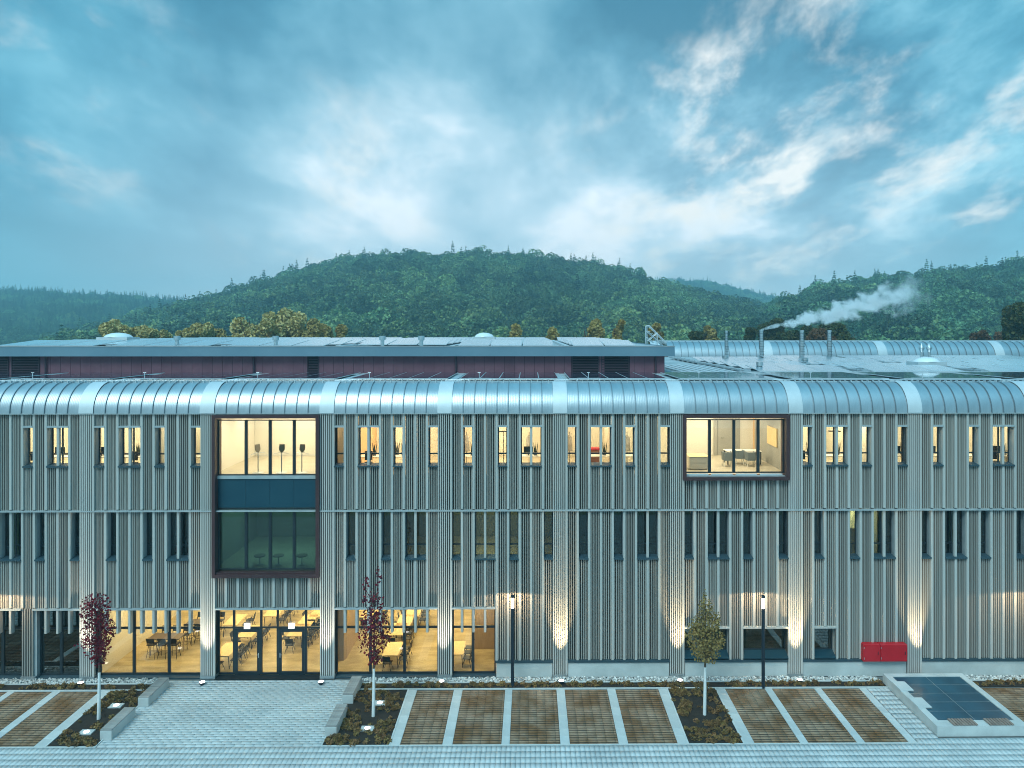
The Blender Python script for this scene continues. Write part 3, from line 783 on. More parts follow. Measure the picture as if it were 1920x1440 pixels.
first = {id(T0): 1, id(C0): 1, id(TD): 1, id(S0): 1}
def place(proto, x, y, rz, label, cat, group, z=.02):
    if first.pop(id(proto), None): o = proto
    else: o = copy_tree(proto)
    o.location = (x, y, z); o.rotation_euler = (0, 0, rz); tag(o, label, cat, group); return o
SIDE = {'front chair on its right side': 'front right', 'middle chair on its right side': 'middle right', 'rear chair on its right side': 'rear right', 'extra chair beyond its right side': 'far right', 'front chair on its left side': 'front left', 'rear chair on its left side': 'rear left', 'chair at its near end': 'near end', 'chair on its left side': 'left side'}
tabs = [(413, 1232, 'beside the left entrance door', 'rf'), (457, 1195, 'seen through the left entrance door', 'rf'), (551, 1193, 'seen through the right entrance door', 'rf'),
        (430, 1173, 'above the left entrance door in view', 'r'), (568, 1174, 'above the right entrance door in view', 'rf'), (506, 1156, 'between the two entrance doors at the back', 'rr'), (592, 1157, 'at the back beside the second pilaster', 'rf'),
        (731, 1230, 'against the glass behind the plum tree', 'rf'), (741, 1191, 'second in the row behind the plum tree', 'rf'), (755, 1174, 'third in the row behind the plum tree', 'l'), (772, 1156, 'last in the row behind the plum tree', 'rl'),
        (690, 1158, 'beside the oak core at the back', 'rf'), (853, 1228, 'at the edge of the last lit window pane', 'r')]
for (u_, v_, ds, cfg) in tabs:
    x, y = pt(u_, v_, .74); y = max(y, Y0 + .95)
    place(T0, x, y, 0, 'pale birch dining table ' + ds, 'table', 'birch tables in the canteen')
    ch = []
    if 'r' in cfg: ch += [(.62, .35, -90, 'front chair on its right side'), (.62, 1.0, -90, 'middle chair on its right side'), (.62, 1.6, -90, 'rear chair on its right side')]
    if 'rr' in cfg: ch += [(.62, 2.3, -90, 'extra chair beyond its right side')]
    if 'l' in cfg: ch += [(-.62, .35, 90, 'front chair on its left side'), (-.62, 1.2, 90, 'rear chair on its left side')]
    if 'f' in cfg: ch += [(-.1, -.36, 180, 'chair at its near end'), (-.62, .5, 90, 'chair on its left side')]
    for (ddx, ddy, rz, lb) in ch:
        yy = y + ddy
        if yy < Y0 + .85: yy = Y0 + .85
        place(C0, x + ddx, yy, R(rz + random.uniform(-9, 9)), 'dark chair, ' + SIDE[lb] + ' of table ' + ds, 'chair', 'dark chairs in the canteen')
for (u_, v_, ds) in ((303, 1200, 'the near high table'), (372, 1172, 'the far high table')):
    x, y = pt(u_, v_, 1.02); y = max(y, Y0 + 1.5)
    o = place(TD, x + .9, y + .45, R(90), 'dark topped high table, ' + ds[4:] + ' behind the window left of the entrance', 'table', 'high tables')
    for i in range(3):
        place(S0, x - .55 + i * .6, y + .1, R(180), 'black bar stool on the near side of %s, number %s along' % (ds, ('one', 'two', 'three')[i]), 'stool', 'black bar stools')
        place(S0, x - .55 + i * .6, y + 1.35, 0, 'black bar stool on the far side of %s, number %s along' % (ds, ('one', 'two', 'three')[i]), 'stool', 'black bar stools')

# tall swivel chairs in the left box window
def make_swivel():
    t = empty('swivel_stool', (0, 0, 0))
    obj('base', MB().lathe([(.30, 0), (.30, .015), (.08, .035), (.03, .06)], 20), GALV, t)
    obj('stem', MB().tube((0, 0, .05), (0, 0, 1.05), .03), GALV, t)
    f = MB(); f.v += [(-.06, 0, 1.02), (.06, 0, 1.02), (.22, .02, 1.24), (.20, .06, 1.62), (-.20, .06, 1.62), (-.22, .02, 1.24)]
    f.v += [(a, b_ + .05, c_) for a, b_, c_ in f.v[:6]]; f.v = [(a * .68, b_, 1.06 + (c_ - 1.02) * .72) for a, b_, c_ in f.v]
    f.face([0, 1, 2, 3, 4, 5]); f.face([11, 10, 9, 8, 7, 6])
    for i in range(6): f.face([i, i + 6, (i + 1) % 6 + 6, (i + 1) % 6])
    obj('shell', f, mat('taupe_shell', (.26, .22, .16), .6), t)
    f = MB(); f.tube((-.40, 0, 1.0), (-.05, 0, 1.08), .018, n=6); f.tube((.40, 0, 1.0), (.05, 0, 1.08), .018, n=6); obj('armrest', f, GALV, t)
    return t
sw0 = make_swivel(); sw_l = ['seen side on, left of three', 'in the middle of three', 'nearest the right frame']
for i, (u_, sc) in enumerate(((484, 50), (528, 0), (566, -10))):
    o = sw0 if i == 0 else copy_tree(sw0); yy = Y0 + 1.1
    o.location = (at(u_, 880, yy)[0], yy, ZTF); o.rotation_euler = (0, 0, R(sc)); tag(o, 'pedestal stool in the lit box window, ' + sw_l[i], 'stool', 'pedestal stools in the box window')
for i, u_ in enumerate((487, 522, 566)):
    o = empty('round_stool', (at(u_, 1048, Y0 + 1.6)[0], Y0 + 1.6, ZMF))
    obj('seat', MB().lathe([(.27, 0), (.30, .03), (.30, .06), (.26, .075)], 20, (0, 0, .45)), DECKW, o); obj('stem', MB().lathe([(.2, 0), (.2, .02), (.03, .04), (.03, .45)], 12), GALV, o)
    tag(o, 'round low stool in the dim lower box window, %s of three' % ('left', 'middle', 'right')[i], 'stool', 'round stools in the lower box window')

# right office furniture
o = empty('cabinet', (aT(1307, Y0 + 2.2), Y0 + 2.0, ZTF))
obj('body', MB().box(-.52, .52, -.28, .28, .04, .68), WHITEP, o); obj('top', MB().box(-.54, .54, -.30, .9, .68, .71), TABLE, o)
for i in range(2): obj('drawer_front', MB().box(-.50, .50, -.30, -.281, .07 + i * .30, .35 + i * .30), WHITEP, o)
tag(o, 'low white cabinet inside the box window on the top floor', 'cabinet')
o = empty('meeting_table', (aT(1392, Y0 + 3.6), Y0 + 3.6, ZTF))
obj('tabletop', MB().box(-.98, .98, -.42, .42, .72, .75), WHITEP, o)
for sx in (-1, 1):
    for sy in (-1, 1): obj('leg', MB().box(sx * .92 - .03, sx * .92 + .03, sy * .36 - .03, sy * .36 + .03, 0, .72), STEELB, o)
tag(o, 'white meeting table with black legs in front of the grey office door', 'table')
u0 = None
for i, (u_, yy, lb) in enumerate(((1364, 2.7, 'half hidden behind the window mullion'), (1386, 3.3, 'teal grey one at the centre of the meeting table'), (1407, 2.7, 'nearest the window at the meeting table'))):
    if u0 is None:
        o = empty('tub_chair', (0, 0, 0)); f = MB(); f.prism([(-.27, .24), (-.27, -.12), (-.20, -.25), (.20, -.25), (.27, -.12), (.27, .24), (.20, .24), (.20, -.1), (.12, -.18), (-.12, -.18), (-.20, -.1), (-.20, .24)], .36, .80); obj('backrest', f, CHAIRG, o)
        obj('seat', MB().box(-.2, .2, -.17, .24, .34, .45), CHAIRG, o)
        for sx in (-1, 1):
            for sy in (-1, 1): obj('leg', MB().tube((sx * .18, sy * .16, .34), (sx * .22, sy * .2, 0), .02, n=6), WHITEP, o)
        u0 = o
    else: o = copy_tree(u0)
    o.location = (aT(u_, Y0 + yy), Y0 + yy, ZTF); tag(o, 'grey upholstered tub chair, ' + lb, 'chair', 'tub chairs in the office')

# furniture behind the narrow top floor windows
def make_desk():
    t = empty('office_desk', (0, 0, 0)); obj('tabletop', MB().box(-.8, .8, -.4, .4, .71, .74), WHITEP, t)
    for sx in (-1, 1): obj('leg', MB().box(sx * .72 - .03, sx * .72 + .03, -.35, .35, 0, .71), GALV, t)
    return t
def make_monitor():
    t = empty('monitor', (0, 0, 0)); obj('screen', MB().box(-.28, .28, -.02, .02, .12, .47), SCRN, t); obj('stand', MB().box(-.03, .03, -.01, .03, 0, .14).box(-.12, .12, -.09, .09, 0, .012), SCRN, t); return t
def make_plant():
    t = empty('potted_plant', (0, 0, 0)); obj('pot', MB().lathe([(.10, 0), (.14, .22), (.15, .24)], 12), POT, t)
    f = MB()
    for i in range(9):
        a = i * 2.4; r = .02 + .07 * (i % 3) / 2; h = .95 - .09 * (i % 4); f.tube((r * math.cos(a), r * math.sin(a), .2), (2.0 * r * math.cos(a), 2.0 * r * math.sin(a), h), .034, .004, n=5)
    obj('leaves', f, PLANTD, t); return t
def make_task():
    t = empty('office_chair', (0, 0, 0)); obj('seat', MB().cbox(-.24, .24, -.24, .24, .42, .50, .03), CHAIR, t)
    f = MB(); f.prism([(-.22, .22), (.22, .22), (.17, .28), (-.17, .28)], .58, 1.06); obj('backrest', f, CHAIR, t)
    f = MB()
    for i in range(5): a = i * 1.2566; f.tube((0, 0, .10), (.28 * math.cos(a), .28 * math.sin(a), .04), .02, n=5)
    f.tube((0, 0, .08), (0, 0, .43), .03); obj('base', f, STEELB, t); return t
def make_coat():
    t = empty('coat_stand', (0, 0, 0)); obj('pole', MB().tube((0, 0, 0), (0, 0, 1.8), .02).lathe([(.2, 0), (.18, .03), (.02, .05)], 12), STEELB, t)
    f = MB(); f.lathe([(.05, 1.62), (.17, 1.50), (.19, 1.1), (.22, .75), (.2, .72)], 9); obj('coat', f, mat('hung_coat', (.35, .33, .30), .9, (.5, .48, .45), 4), t); return t
def make_floorlamp():
    t = empty('floor_lamp', (0, 0, 0)); obj('pole', MB().tube((0, 0, 0), (0, 0, 1.9), .018).lathe([(.18, 0), (.16, .02), (.02, .03)], 12), STEELB, t)
    obj('lamp_head', MB().box(-.35, .35, -.1, .1, 1.88, 1.93), STEELB, t); return t
PR = {'d': make_desk(), 'm': make_monitor(), 'p': make_plant(), 'c': make_task(), 'k': make_coat(), 'l': make_floorlamp()}
NM = {'d': ('white office desk', 'desk'), 'm': ('black monitor on a desk', 'monitor'), 'p': ('dark spiky plant', 'plant'), 'c': ('black office chair', 'chair'), 'k': ('coat stand with a pale coat', 'coat stand'), 'l': ('slim floor lamp', 'floor lamp')}
seen_ = set(); ordn = ['first', 'second', 'third', 'fourth', 'fifth', 'sixth', 'seventh', 'eighth', 'ninth', 'tenth', 'eleventh', 'twelfth', 'thirteenth', 'fourteenth', 'fifteenth', 'sixteenth', 'seventeenth', 'eighteenth', 'nineteenth', 'twentieth', 'twenty first', 'twenty second', 'twenty third', 'twenty fourth', 'twenty fifth']
vis = [q for q in TOPWIN if at(0, 0, Y0)[0] < q[4] and q[3] < at(1920, 0, Y0)[0]]
layouts = ['dpc', 'dm', 'dm', 'cdp', 'dmc', 'pd', '', 'dcp', 'dpp', '', 'dkp', 'l', 'dkpm', 'k', 'dp', 'kd', '', 'dpc', 'dlp', 'p', 'dpm', 'dm', 'd', 'dpmc', '']
for i, (k, m, n, xa, xb) in enumerate(vis):
    lay = layouts[i % len(layouts)]; xm = (xa + xb) / 2
    # line of sight through the window carries on outward: shift contents accordingly
    def sx(yy): return xm * (Y0 + yy) / (Y0 + GLY)
    cnt = {}
    for chh in lay:
        cnt[chh] = cnt.get(chh, 0) + 1; c2 = cnt[chh]
        yy = {'d': 2.0, 'm': 2.1, 'p': 1.75 + .3 * c2, 'c': 1.35, 'k': 3.6, 'l': 3.0}[chh]
        off = {'d': 0, 'm': -.15, 'p': .22 - .34 * (c2 - 1), 'c': -.1, 'k': -.12, 'l': .05}[chh]
        zz = ZTF + (.742 if chh in 'mp' and 'd' in lay else 0)
        pr = PR[chh]
        o = pr if chh not in seen_ else copy_tree(pr); seen_.add(chh)
        o.location = (sx(yy) + off, Y0 + yy, zz); o.rotation_euler = (0, 0, R(random.uniform(-12, 12)) if chh != 'd' else 0)
        o.scale = (.9, .9, .75 if chh == 'p' else 1)
        ex_ = ', second of two' if c2 == 2 else ''
        tag(o, NM[chh][0] + ' behind the %s narrow lit window of the top floor' % ordn[i] + ex_, NM[chh][1], NM[chh][1] + 's in the top floor offices')
o = empty('storage_box', (aT(1111, Y0 + 3), Y0 + 3, ZTF)); obj('body', MB().box(-.35, .35, -.25, .25, 0, .9), CARD, o); obj('lid', MB().box(-.37, .37, -.27, .27, .9, 1.0), RED, o)
tag(o, 'brown case with a red lid behind a double top floor window', 'case')

# ------------------------------------------------------------------ far wing
YW = 78.2; WB = empty('rear_wing', (0, YW, 0)); tag(WB, 'distant building wing with a curved ribbed zinc roof edge beyond the flat roof', 'building')
zb_ = at(1600, 673, YW)[1]; zt_ = at(1600, 641, YW)[1]; rw = zt_ - zb_; scl = rw / RR
xw0, xw1 = at(1262, 650, YW)[0], at(2150, 650, YW)[0]
obj('wall', MB().box(xw0, xw1, .02, 12, 0, zb_), WOOD, WB); obj('roof', MB().box(xw0, xw1, rw, 14, zt_ - .3, zt_ - .01), ROOFM, WB)
bands = [at(q, 650, YW)[0] for q in (1222, 1432, 1647, 1867, 2090)]
for a, b in zip(bands, bands[1:]):
    bw = 1.0; link('eaves_band', ME_BAND, WB, (a, 0, zb_), (bw, scl, scl)); n = 15
    for i in range(n):
        q0 = a + bw + (b - a - bw) * i / n; q1 = a + bw + (b - a - bw) * (i + 1) / n
        if q1 < xw0: continue
        link('eaves_panel', ME_CP, WB, (q0, 0, zb_), (q1 - q0, scl, scl))
        if i: link('seam', ME_SEAM, WB, (q0 - .02, 0, zb_), (1.6, scl, scl))

# ------------------------------------------------------------------ things on the roofs
def dome(u_, vb, wpx, Y, z, label):
    x = at(u_, vb, Y)[0]; w_ = wpx * Y / F / 2; o = empty('roof_dome', (x, Y, z + .32))
    obj('curb', MB().box(-w_, w_, -w_ * .8, w_ * .8, -.3, .22), ALU, o)
    obj('dome', MB().lathe([(.86 * w_, .22), (.84 * w_, .27), (.7 * w_, .40), (.45 * w_, .50), (.2 * w_, .55), (.01, .56)], 24), ACRY, o)
    tag(o, label, 'skylight', 'domed skylights')
dome(222, 645, 56, 56, ZP2, 'white domed skylight on the left part of the upper roof')
dome(908, 645, 42, 60, ZP2, 'white domed skylight in the middle of the upper roof')
dome(1737, 695, 54, 52.5, ZR, 'opal domed skylight among solar panels on the lower roof')
def vent(u_, v0_, v1_, Y, z, label):
    x = at(u_, v1_, Y)[0]; h = (v1_ - v0_) * Y / F; r = 5 * Y / F
    o = empty('vent_pipe', (x, Y, z)); obj('pipe', MB().lathe([(r * .7, 0), (r * .7, h * .65)], 12), GALV, o); obj('cap', MB().lathe([(r * 1.2, h * .6), (r * 1.2, h), (r * .9, h + .01)], 12), GALV, o)
    tag(o, label, 'vent pipe', 'capped vent pipes on the roofs')
for q, lb in ((332, 'beside the domed skylight'), (517, 'before the golden trees'), (717, 'left of the middle pair'), (790, 'right of the middle pair')):
    vent(q, 631, 650, 48.5, ZP2, 'short capped steel vent pipe on the upper roof ' + lb)
for q, a, b, Yv, lb in ((1360, 667, 681, 63, 'at the foot of the slim leftmost chimney'), (1424, 682, 699, 50, 'near the front on the ribbed roof'), (1509, 674, 687, 60, 'on a cable tray in the solar field')):
    vent(q, a, b, Yv, ZR, 'short capped steel vent pipe ' + lb)
CH = []
for q, vt, lb in ((1362, 620, 'slimmest steel chimney, nearest the red penthouse'), (1427.5, 618, 'steel chimney with white steam drifting from its top'), (1503.5, 619, 'tall steel chimney, third from the penthouse'), (1555, 619, 'tall steel chimney furthest from the penthouse')):
    Yc = 71; x, zt = at(q, vt, Yc); o = empty('chimney', (x, Yc, ZR)); r = .20 if q > 1400 else .14; h = zt - ZR
    obj('flue', MB().lathe([(r * .8, 0), (r * .8, h * .35), (r, h * .36), (r, h * .62), (r * .8, h * .63), (r * .8, h * .93), (r, h * .94), (r, h)], 12), GALV, o)
    f = MB(); f.box(r, r + .03, -.02, .02, 0, h)
    f.box(-r - .03, -r, -.02, .02, 0, h)
    for j in range(int(h / .25)): f.box(-r - .02, r + .02, -r - .04, -r - .02, j * .25, j * .25 + .025)
    obj('ladder_rail', f, DTRIM, o)
    tag(o, lb, 'chimney', 'steel chimneys on the lower roof'); CH.append((x, Yc, zt))
for q, lb in ((1728, 'left one of the pair'), (1742, 'right one of the pair')):
    Yc = 66; x = at(q, 660, Yc)[0]; o = empty('cowl_vent', (x, Yc, ZR)); hh = at(q, 644, Yc)[1] - ZR
    obj('pipe', MB().tube((0, 0, 0), (0, 0, hh * .55), .12), GALV, o); obj('cowl', MB().lathe([(.10, hh * .5), (.22, hh * .68), (.26, hh * .78), (.12, hh * .92), (.04, hh)], 12), GALV, o)
    tag(o, 'steel vent with a conical cowl on the lower roof, ' + lb, 'vent', 'cowl vents')
# white railing stair frame by the upper roof's end
o = empty('access_ladder', (at(1213, 640, 60)[0], 60, ZP2)); f = MB(); sl_ = 60 / F
pts = [(0, 33), (8, 30), (37, 2), (2, 2)]
P = lambda a, b_, y=0: (a * sl_, y, b_ * sl_)
for y in (0, .7):
    f.tube(P(0, -6, y), P(0, 33, y), .035, n=5); f.tube(P(0, 33, y), P(5, 33, y), .035, n=5); f.tube(P(5, 33, y), P(38, 0, y), .035, n=5); f.tube(P(0, 24, y), P(30, -4, y), .03, n=5)
    f.tube(P(20, 20, y), P(20, -4, y), .03, n=5); f.tube(P(2, 4, y), P(20, 20, y), .025, n=5); f.tube(P(0, 12, y), P(14, 1, y), .025, n=5)
obj('rail', f, ALU, o)
f = MB()
for i in range(7): f.box((4 + i * 5) * sl_, (4 + i * 5) * sl_ + .1, 0, .7, (22 - i * 4) * sl_, (22 - i * 4) * sl_ + .03)
obj('step', f, ALU, o); tag(o, 'white tubular access ladder frame at the end of the upper roof', 'ladder')

# ------------------------------------------------------------------ ground
GB_ = obj('ground', MB().box(-1650, 1650, -60, 1900, -1.0, -.11), mat('valley_ground', (.06, .09, .04), .95, (.08, .11, .05), .02), None); tag(GB_, kind='structure', label='dark green valley ground running back to the wooded hills')
YN = pt(948, 1398)[1]; YFp = pt(948, 1292)[1]; YBED = pt(948, 1280.5)[1]; YGRV = Y0 - .02
bedg = obj('pavement_base', MB().box(XL - 4, XR + 4, 5, Y0 + .6, -.1, -.045), JOINT); tag(bedg, kind='structure', label='sandy bedding layer under the paved forecourt')
pav = empty('pavement', (0, 0, 0)); tag(pav, kind='structure', label='pale concrete paver forecourt before the building')
def paverfield(x0, x1, y0, y1, px, py, stag, name='paver', parent=None, gapx=.006, gapy=.009, mt=PAVE, top=.0, kill=None):
    V = []; Q = []; nrow = round((y1 - y0) / py); py = (y1 - y0) / nrow
    for j in range(nrow):
        o_ = (px * .5 if (stag and j % 2) else 0); xx = x0 - o_; ya = y0 + j * py; yb = ya + py - gapy
        while xx < x1:
            a = max(xx, x0); b = min(xx + px - gapx, x1); xx += px
            if b - a < .02: continue
            if kill and kill((a + b) / 2, (ya + yb) / 2): continue
            h = top + random.uniform(-.004, .003); c = .003; n = len(V)
            V += [(a, ya, -.045), (b, ya, -.045), (b, yb, -.045), (a, yb, -.045), (a + c, ya + c, h), (b - c, ya + c, h), (b - c, yb - c, h), (a + c, yb - c, h)]
            for q in ((4, 5, 6, 7), (0, 1, 5, 4), (1, 2, 6, 5), (2, 3, 7, 6), (3, 0, 4, 7)): Q.append([n + i for i in q])
    me = fastmesh(name, np.array(V), np.array(Q), mt); o = link(name, me, parent); o['kind'] = 'stuff'; return o
XE0, XE1 = -18.62, -8.98
XSK0, XSK1 = 17.9, 21.95      # rooflight box
YSK0, YSK1 = 32.1, 37.1
XP3 = pt(1711, 1398)[0]
o = paverfield(XE0 + .02, XE1 - .02, YN + .05, Y0 - .12, .42, .20, True, parent=pav)
o = paverfield(XL, XR, 22.0, YN, .21, .42, False, parent=pav)
o = paverfield(XP3 + .4, XSK1 + .08, YN + .01, YFp + .1, .21, .42, False, parent=pav, kill=lambda a, b: a > XSK0 and b > YSK0)
ch_ = obj('kerb', MB().box(XL, XE0, YN + .001, YN + .07, -.045, .02).box(XE1, XP3 + .35, YN + .001, YN + .07, -.045, .02), SLAB, pav)

# parking bays
stall_i = 0
GRID = leafless = mat('moss_grid_stone', (.38, .265, .18), .9, (.20, .095, .032), .75, isl=.14, bump=.2, bscale=50, detail=8)
t = NT(GRID.node_tree)
def stall(x0, x1, label):
    global stall_i
    st = empty('parking_space', ((x0 + x1) / 2, YN, 0)); tag(st, label, 'parking space', 'grass stone parking spaces'); st['kind'] = 'structure'
    paverfield(x0, x1, YN + .09, YFp - .02, .40, .195, False, 'grid_stone', None, .004, .085, GRID, -.006).parent = st
    st.children[0].location = (-st.location.x, -st.location.y, 0)
    obj('moss_bed', MB().box(x0 - st.location.x, x1 - st.location.x, .075, YFp - YN, -.044, -.035), SOIL, st)
def strip(x0, x1, y1=None):
    n = 8; y0 = YN + .09; y1 = (YFp - .02) if y1 is None else y1
    s_ = empty('dividing_strip', ((x0 + x1) / 2, y0, 0)); s_['kind'] = 'structure'; s_['label'] = 'row of pale slabs dividing parking spaces'
    me = MB().cbox(-(x1 - x0) / 2 + .01, (x1 - x0) / 2 - .01, 0, (y1 - y0) / n - .012, -.044, .008, .008).mesh('paving_slab', SLAB)
    for i in range(n): link('paving_slab', me, s_, (0, i * (y1 - y0) / n, random.uniform(-.003, .002)))
def gx(u_, v_=1292): return pt(u_, v_)[0]
mid = [(766, 783), (851, 868), (947, 961), (1043, 1059), (1138, 1154), (1234, 1251)]
for a, b in mid: strip(gx(a), gx(b))
ords = ['first', 'second', 'third', 'fourth', 'fifth']
for i in range(5): stall(gx(mid[i][1]), gx(mid[i + 1][0]), 'mossy parking space, %s of the five between the tree beds' % ords[i])
rt = [(1342, 1360), (1434, 1448), (1527, 1541), (1612, 1626)]
for a, b in rt: strip(gx(a), gx(b))
for i in range(3): stall(gx(rt[i][1]), gx(rt[i + 1][0]), 'mossy parking space, %s of the three beyond the olive tree' % ords[i])
lf = [(14, 28), (98, 114), (186, 206)]
for a, b in lf: strip(gx(a, 1297), gx(b, 1297))
stall(gx(28, 1297), gx(98, 1297), 'mossy parking space second from the entrance path'); stall(gx(114, 1297), gx(186, 1297), 'mossy parking space beside the red maple bed'); stall(XL, gx(14, 1297), 'mossy parking space at the left edge of the picture')
stall(XSK1 + .1, XSK1 + 6, 'mossy parking space behind the glass topped box')

# planting beds, kerbs
def bed(x0, x1, y0, y1, label):
    o = obj('planting_bed', MB().box(x0, x1, y0, y1, -.044, .0), SOIL); tag(o, kind='structure', label=label); return (x0, x1, y0, y1)
XLB0 = gx(206, 1297); 
beds = [bed(XLB0, XE0 - .04, YN + .02, YFp + .05, 'dark soil bed under the red maple'), bed(XE1 + .04, gx(766), YN + .02, YFp + .05, 'dark soil bed under the plum maple'), bed(gx(1251), gx(1342), YN + .02, YFp + .05, 'dark soil bed under the olive tree'),
        bed(XL, XE0 - .04, YFp + .06, YBED, 'narrow soil strip left of the entrance'), bed(XE1 + .04, XSK0, YFp + .06, YBED, 'long narrow soil strip along the gravel'), bed(XSK1 + .05, XR, YFp + .06, YBED, 'narrow soil strip behind the glass topped box')]
kb = MB()
for x in (gx(766), gx(1251), gx(1342), XLB0): kb.box(x - .035, x + .035, YN + .08, YFp, -.044, .03)
kb.box(XL, XE0, YFp - .015, YFp + .055, -.044, .03); kb.box(XE1, XSK0, YFp - .015, YFp + .055, -.044, .031)
kb.box(XL, XE0, YBED + .002, YBED + .07, -.044, .04); kb.box(XE1, XSK0, YBED + .002, YBED + .07, -.044, .04); kb.box(XSK1, XR, YBED + .002, YBED + .07, -.044, .04)
kb.box(XE0 - .035, XE0 + .015, YN, YGRV, -.044, .032); kb.box(XE1 - .015, XE1 + .035, YN, YGRV, -.044, .032)
o = obj('kerb', kb, SLAB); tag(o, kind='structure', label='thin concrete kerbs edging the beds')

# ---- scatter helper
def scatter(name, P_, scl_, tint, protos, idx=None, tilt=0.1, label=None, parent=None):
    pc = bpy.data.collections.new(name + '_shapes')
    for i, me in enumerate(protos): pc.objects.link(bpy.data.objects.new(f'{name}_shape_{i:02d}', me))
    n = len(P_); me = bpy.data.meshes.new(name); me.vertices.add(n); me.vertices.foreach_set('co', P_.astype(np.float32).ravel())
    rot = np.stack([rng.normal(0, tilt, n), rng.normal(0, tilt, n), rng.uniform(0, 6.283, n)], 1)
    for nm, ty, dat in (('rot', 'FLOAT_VECTOR', rot), ('scl', 'FLOAT_VECTOR', scl_), ('tint', 'FLOAT_COLOR', np.concatenate([tint, np.ones((n, 1))], 1))):
        at_ = me.attributes.new(nm, ty, 'POINT'); at_.data.foreach_set('vector' if ty == 'FLOAT_VECTOR' else 'color', dat.astype(np.float32).ravel())
    at_ = me.attributes.new('idx', 'INT', 'POINT'); at_.data.foreach_set('value', (idx if idx is not None else rng.integers(0, len(protos), n)).astype(np.int32))
    o = link(name, me, parent); ng = bpy.data.node_groups.new(name, 'GeometryNodeTree')
    ng.interface.new_socket('Geometry', in_out='INPUT', socket_type='NodeSocketGeometry'); ng.interface.new_socket('Geometry', in_out='OUTPUT', socket_type='NodeSocketGeometry')
    N = ng.nodes; gi = N.new('NodeGroupInput'); go = N.new('NodeGroupOutput'); ip = N.new('GeometryNodeInstanceOnPoints'); ci = N.new('GeometryNodeCollectionInfo')
    ci.inputs[0].default_value = pc; ci.inputs[1].default_value = True; ci.inputs[2].default_value = True
    def na(nm, dt): a = N.new('GeometryNodeInputNamedAttribute'); a.data_type = dt; a.inputs[0].default_value = nm; return a.outputs[0]
    Lk = ng.links; Lk.new(gi.outputs[0], ip.inputs['Points']); Lk.new(ci.outputs[0], ip.inputs['Instance']); ip.inputs['Pick Instance'].default_value = True
    Lk.new(na('idx', 'INT'), ip.inputs['Instance Index']); Lk.new(na('rot', 'FLOAT_VECTOR'), ip.inputs['Rotation']); Lk.new(na('scl', 'FLOAT_VECTOR'), ip.inputs['Scale'])
    Lk.new(ip.outputs[0], go.inputs[0]); md = o.modifiers.new('scatter', 'NODES'); md.node_group = ng
    o['kind'] = 'stuff'
    if label: o['label'] = label
    return o

# ground cover
def clump(n, r, h, s):
    C = rng.normal(size=(n, 3)); C /= np.linalg.norm(C, axis=1)[:, None]; C *= (rng.uniform(.3, 1, n) ** .5)[:, None]; C[:, 2] = np.abs(C[:, 2]) * h + .02; C[:, :2] *= r
    V, Q = leafquads(C, s, .6, .8); return fastmesh('leaf_clump', V, Q, COVER)
cl = [clump(46, .15, .15, .05) for _ in range(4)]
P_ = []
treeholes = [pt(185, 1348), pt(700, 1343), pt(1320, 1340)]
plates = [pt(218, 1324), pt(162, 1374), pt(712, 1319), pt(689, 1367)]
for (x0, x1, y0, y1) in beds:
    n = int((x1 - x0) * (y1 - y0) * 22)
    for _ in range(n):
        x = random.uniform(x0 + .1, x1 - .1); y = random.uniform(y0 + .1, y1 - .08)
        if any(math.hypot(x - a, y - b) < .62 + .15 * math.sin(x * 7 + y * 5) for a, b in treeholes) or any(abs(x - a) < .33 and abs(y - b) < .25 for a, b in plates): continue
        if math.sin(x * 2.3 + 1.7 * math.sin(y * 2.1)) + math.sin(y * 3.1 + x * 1.1) < -1.1: continue
        P_.append((x, y, 0))
P_ = np.array(P_); n = len(P_); s_ = rng.uniform(.6, 1.15, n)
scatter('ground_cover', P_, np.stack([s_, s_, s_ * rng.uniform(.7, 1.2, n)], 1), rng.uniform(.6, 1.25, (n, 1)) * np.array([[1, 1, 1]]) * np.stack([np.ones(n), rng.uniform(.9, 1.15, n), np.ones(n)], 1), cl, label='brownish leafy ground cover filling the beds', tilt=.15)
# gravel
def stone():
    m = MB(); v, f_ = [], []
    import bmesh
    bm = bmesh.new(); bmesh.ops.create_icosphere(bm, subdivisions=1, radius=.5)
    for q in bm.verts: q.co *= random.uniform(.75, 1.15); q.co.z *= .6
    me = bpy.data.meshes.new('pebble'); bm.to_mesh(me); bm.free(); me.materials.append(PEB); return me
PEB = bpy.data.materials.new('pebble_stone'); PEB.use_nodes = True; t = NT(PEB.node_tree); a = t.add('ShaderNodeAttribute', attribute_type='INSTANCER', attribute_name='tint'); t.link(a.outputs['Color'], t.n['Principled BSDF'].inputs['Base Color']); t.n['Principled BSDF'].inputs['Roughness'].default_value = .7
stn = [stone() for _ in range(6)]
P_ = []
YG1 = Y0 - .02
for (x0, x1, yb) in ((XL, XE0 - .06, Y0 + .05), (XE1 + .06, XSK0 - .05, Y0 + .0), (XSK1 + .05, XR, Y0)):
    n = int((x1 - x0) * (yb - YBED) * 210)
    P_ += [(random.uniform(x0, x1), random.uniform(YBED + .1, yb), random.uniform(-.02, .045)) for _ in range(n)]
P_ = np.array(P_); n = len(P_); s_ = rng.uniform(.07, .15, n); g = rng.uniform(.25, .82, n)[:, None]
scatter('river_gravel', P_, np.stack([s_ * rng.uniform(.8, 1.3, n), s_, s_], 1), g * np.array([[1, .985, .95]]), stn, tilt=.5, label='strip of pale rounded river stones along the foot of the facade')

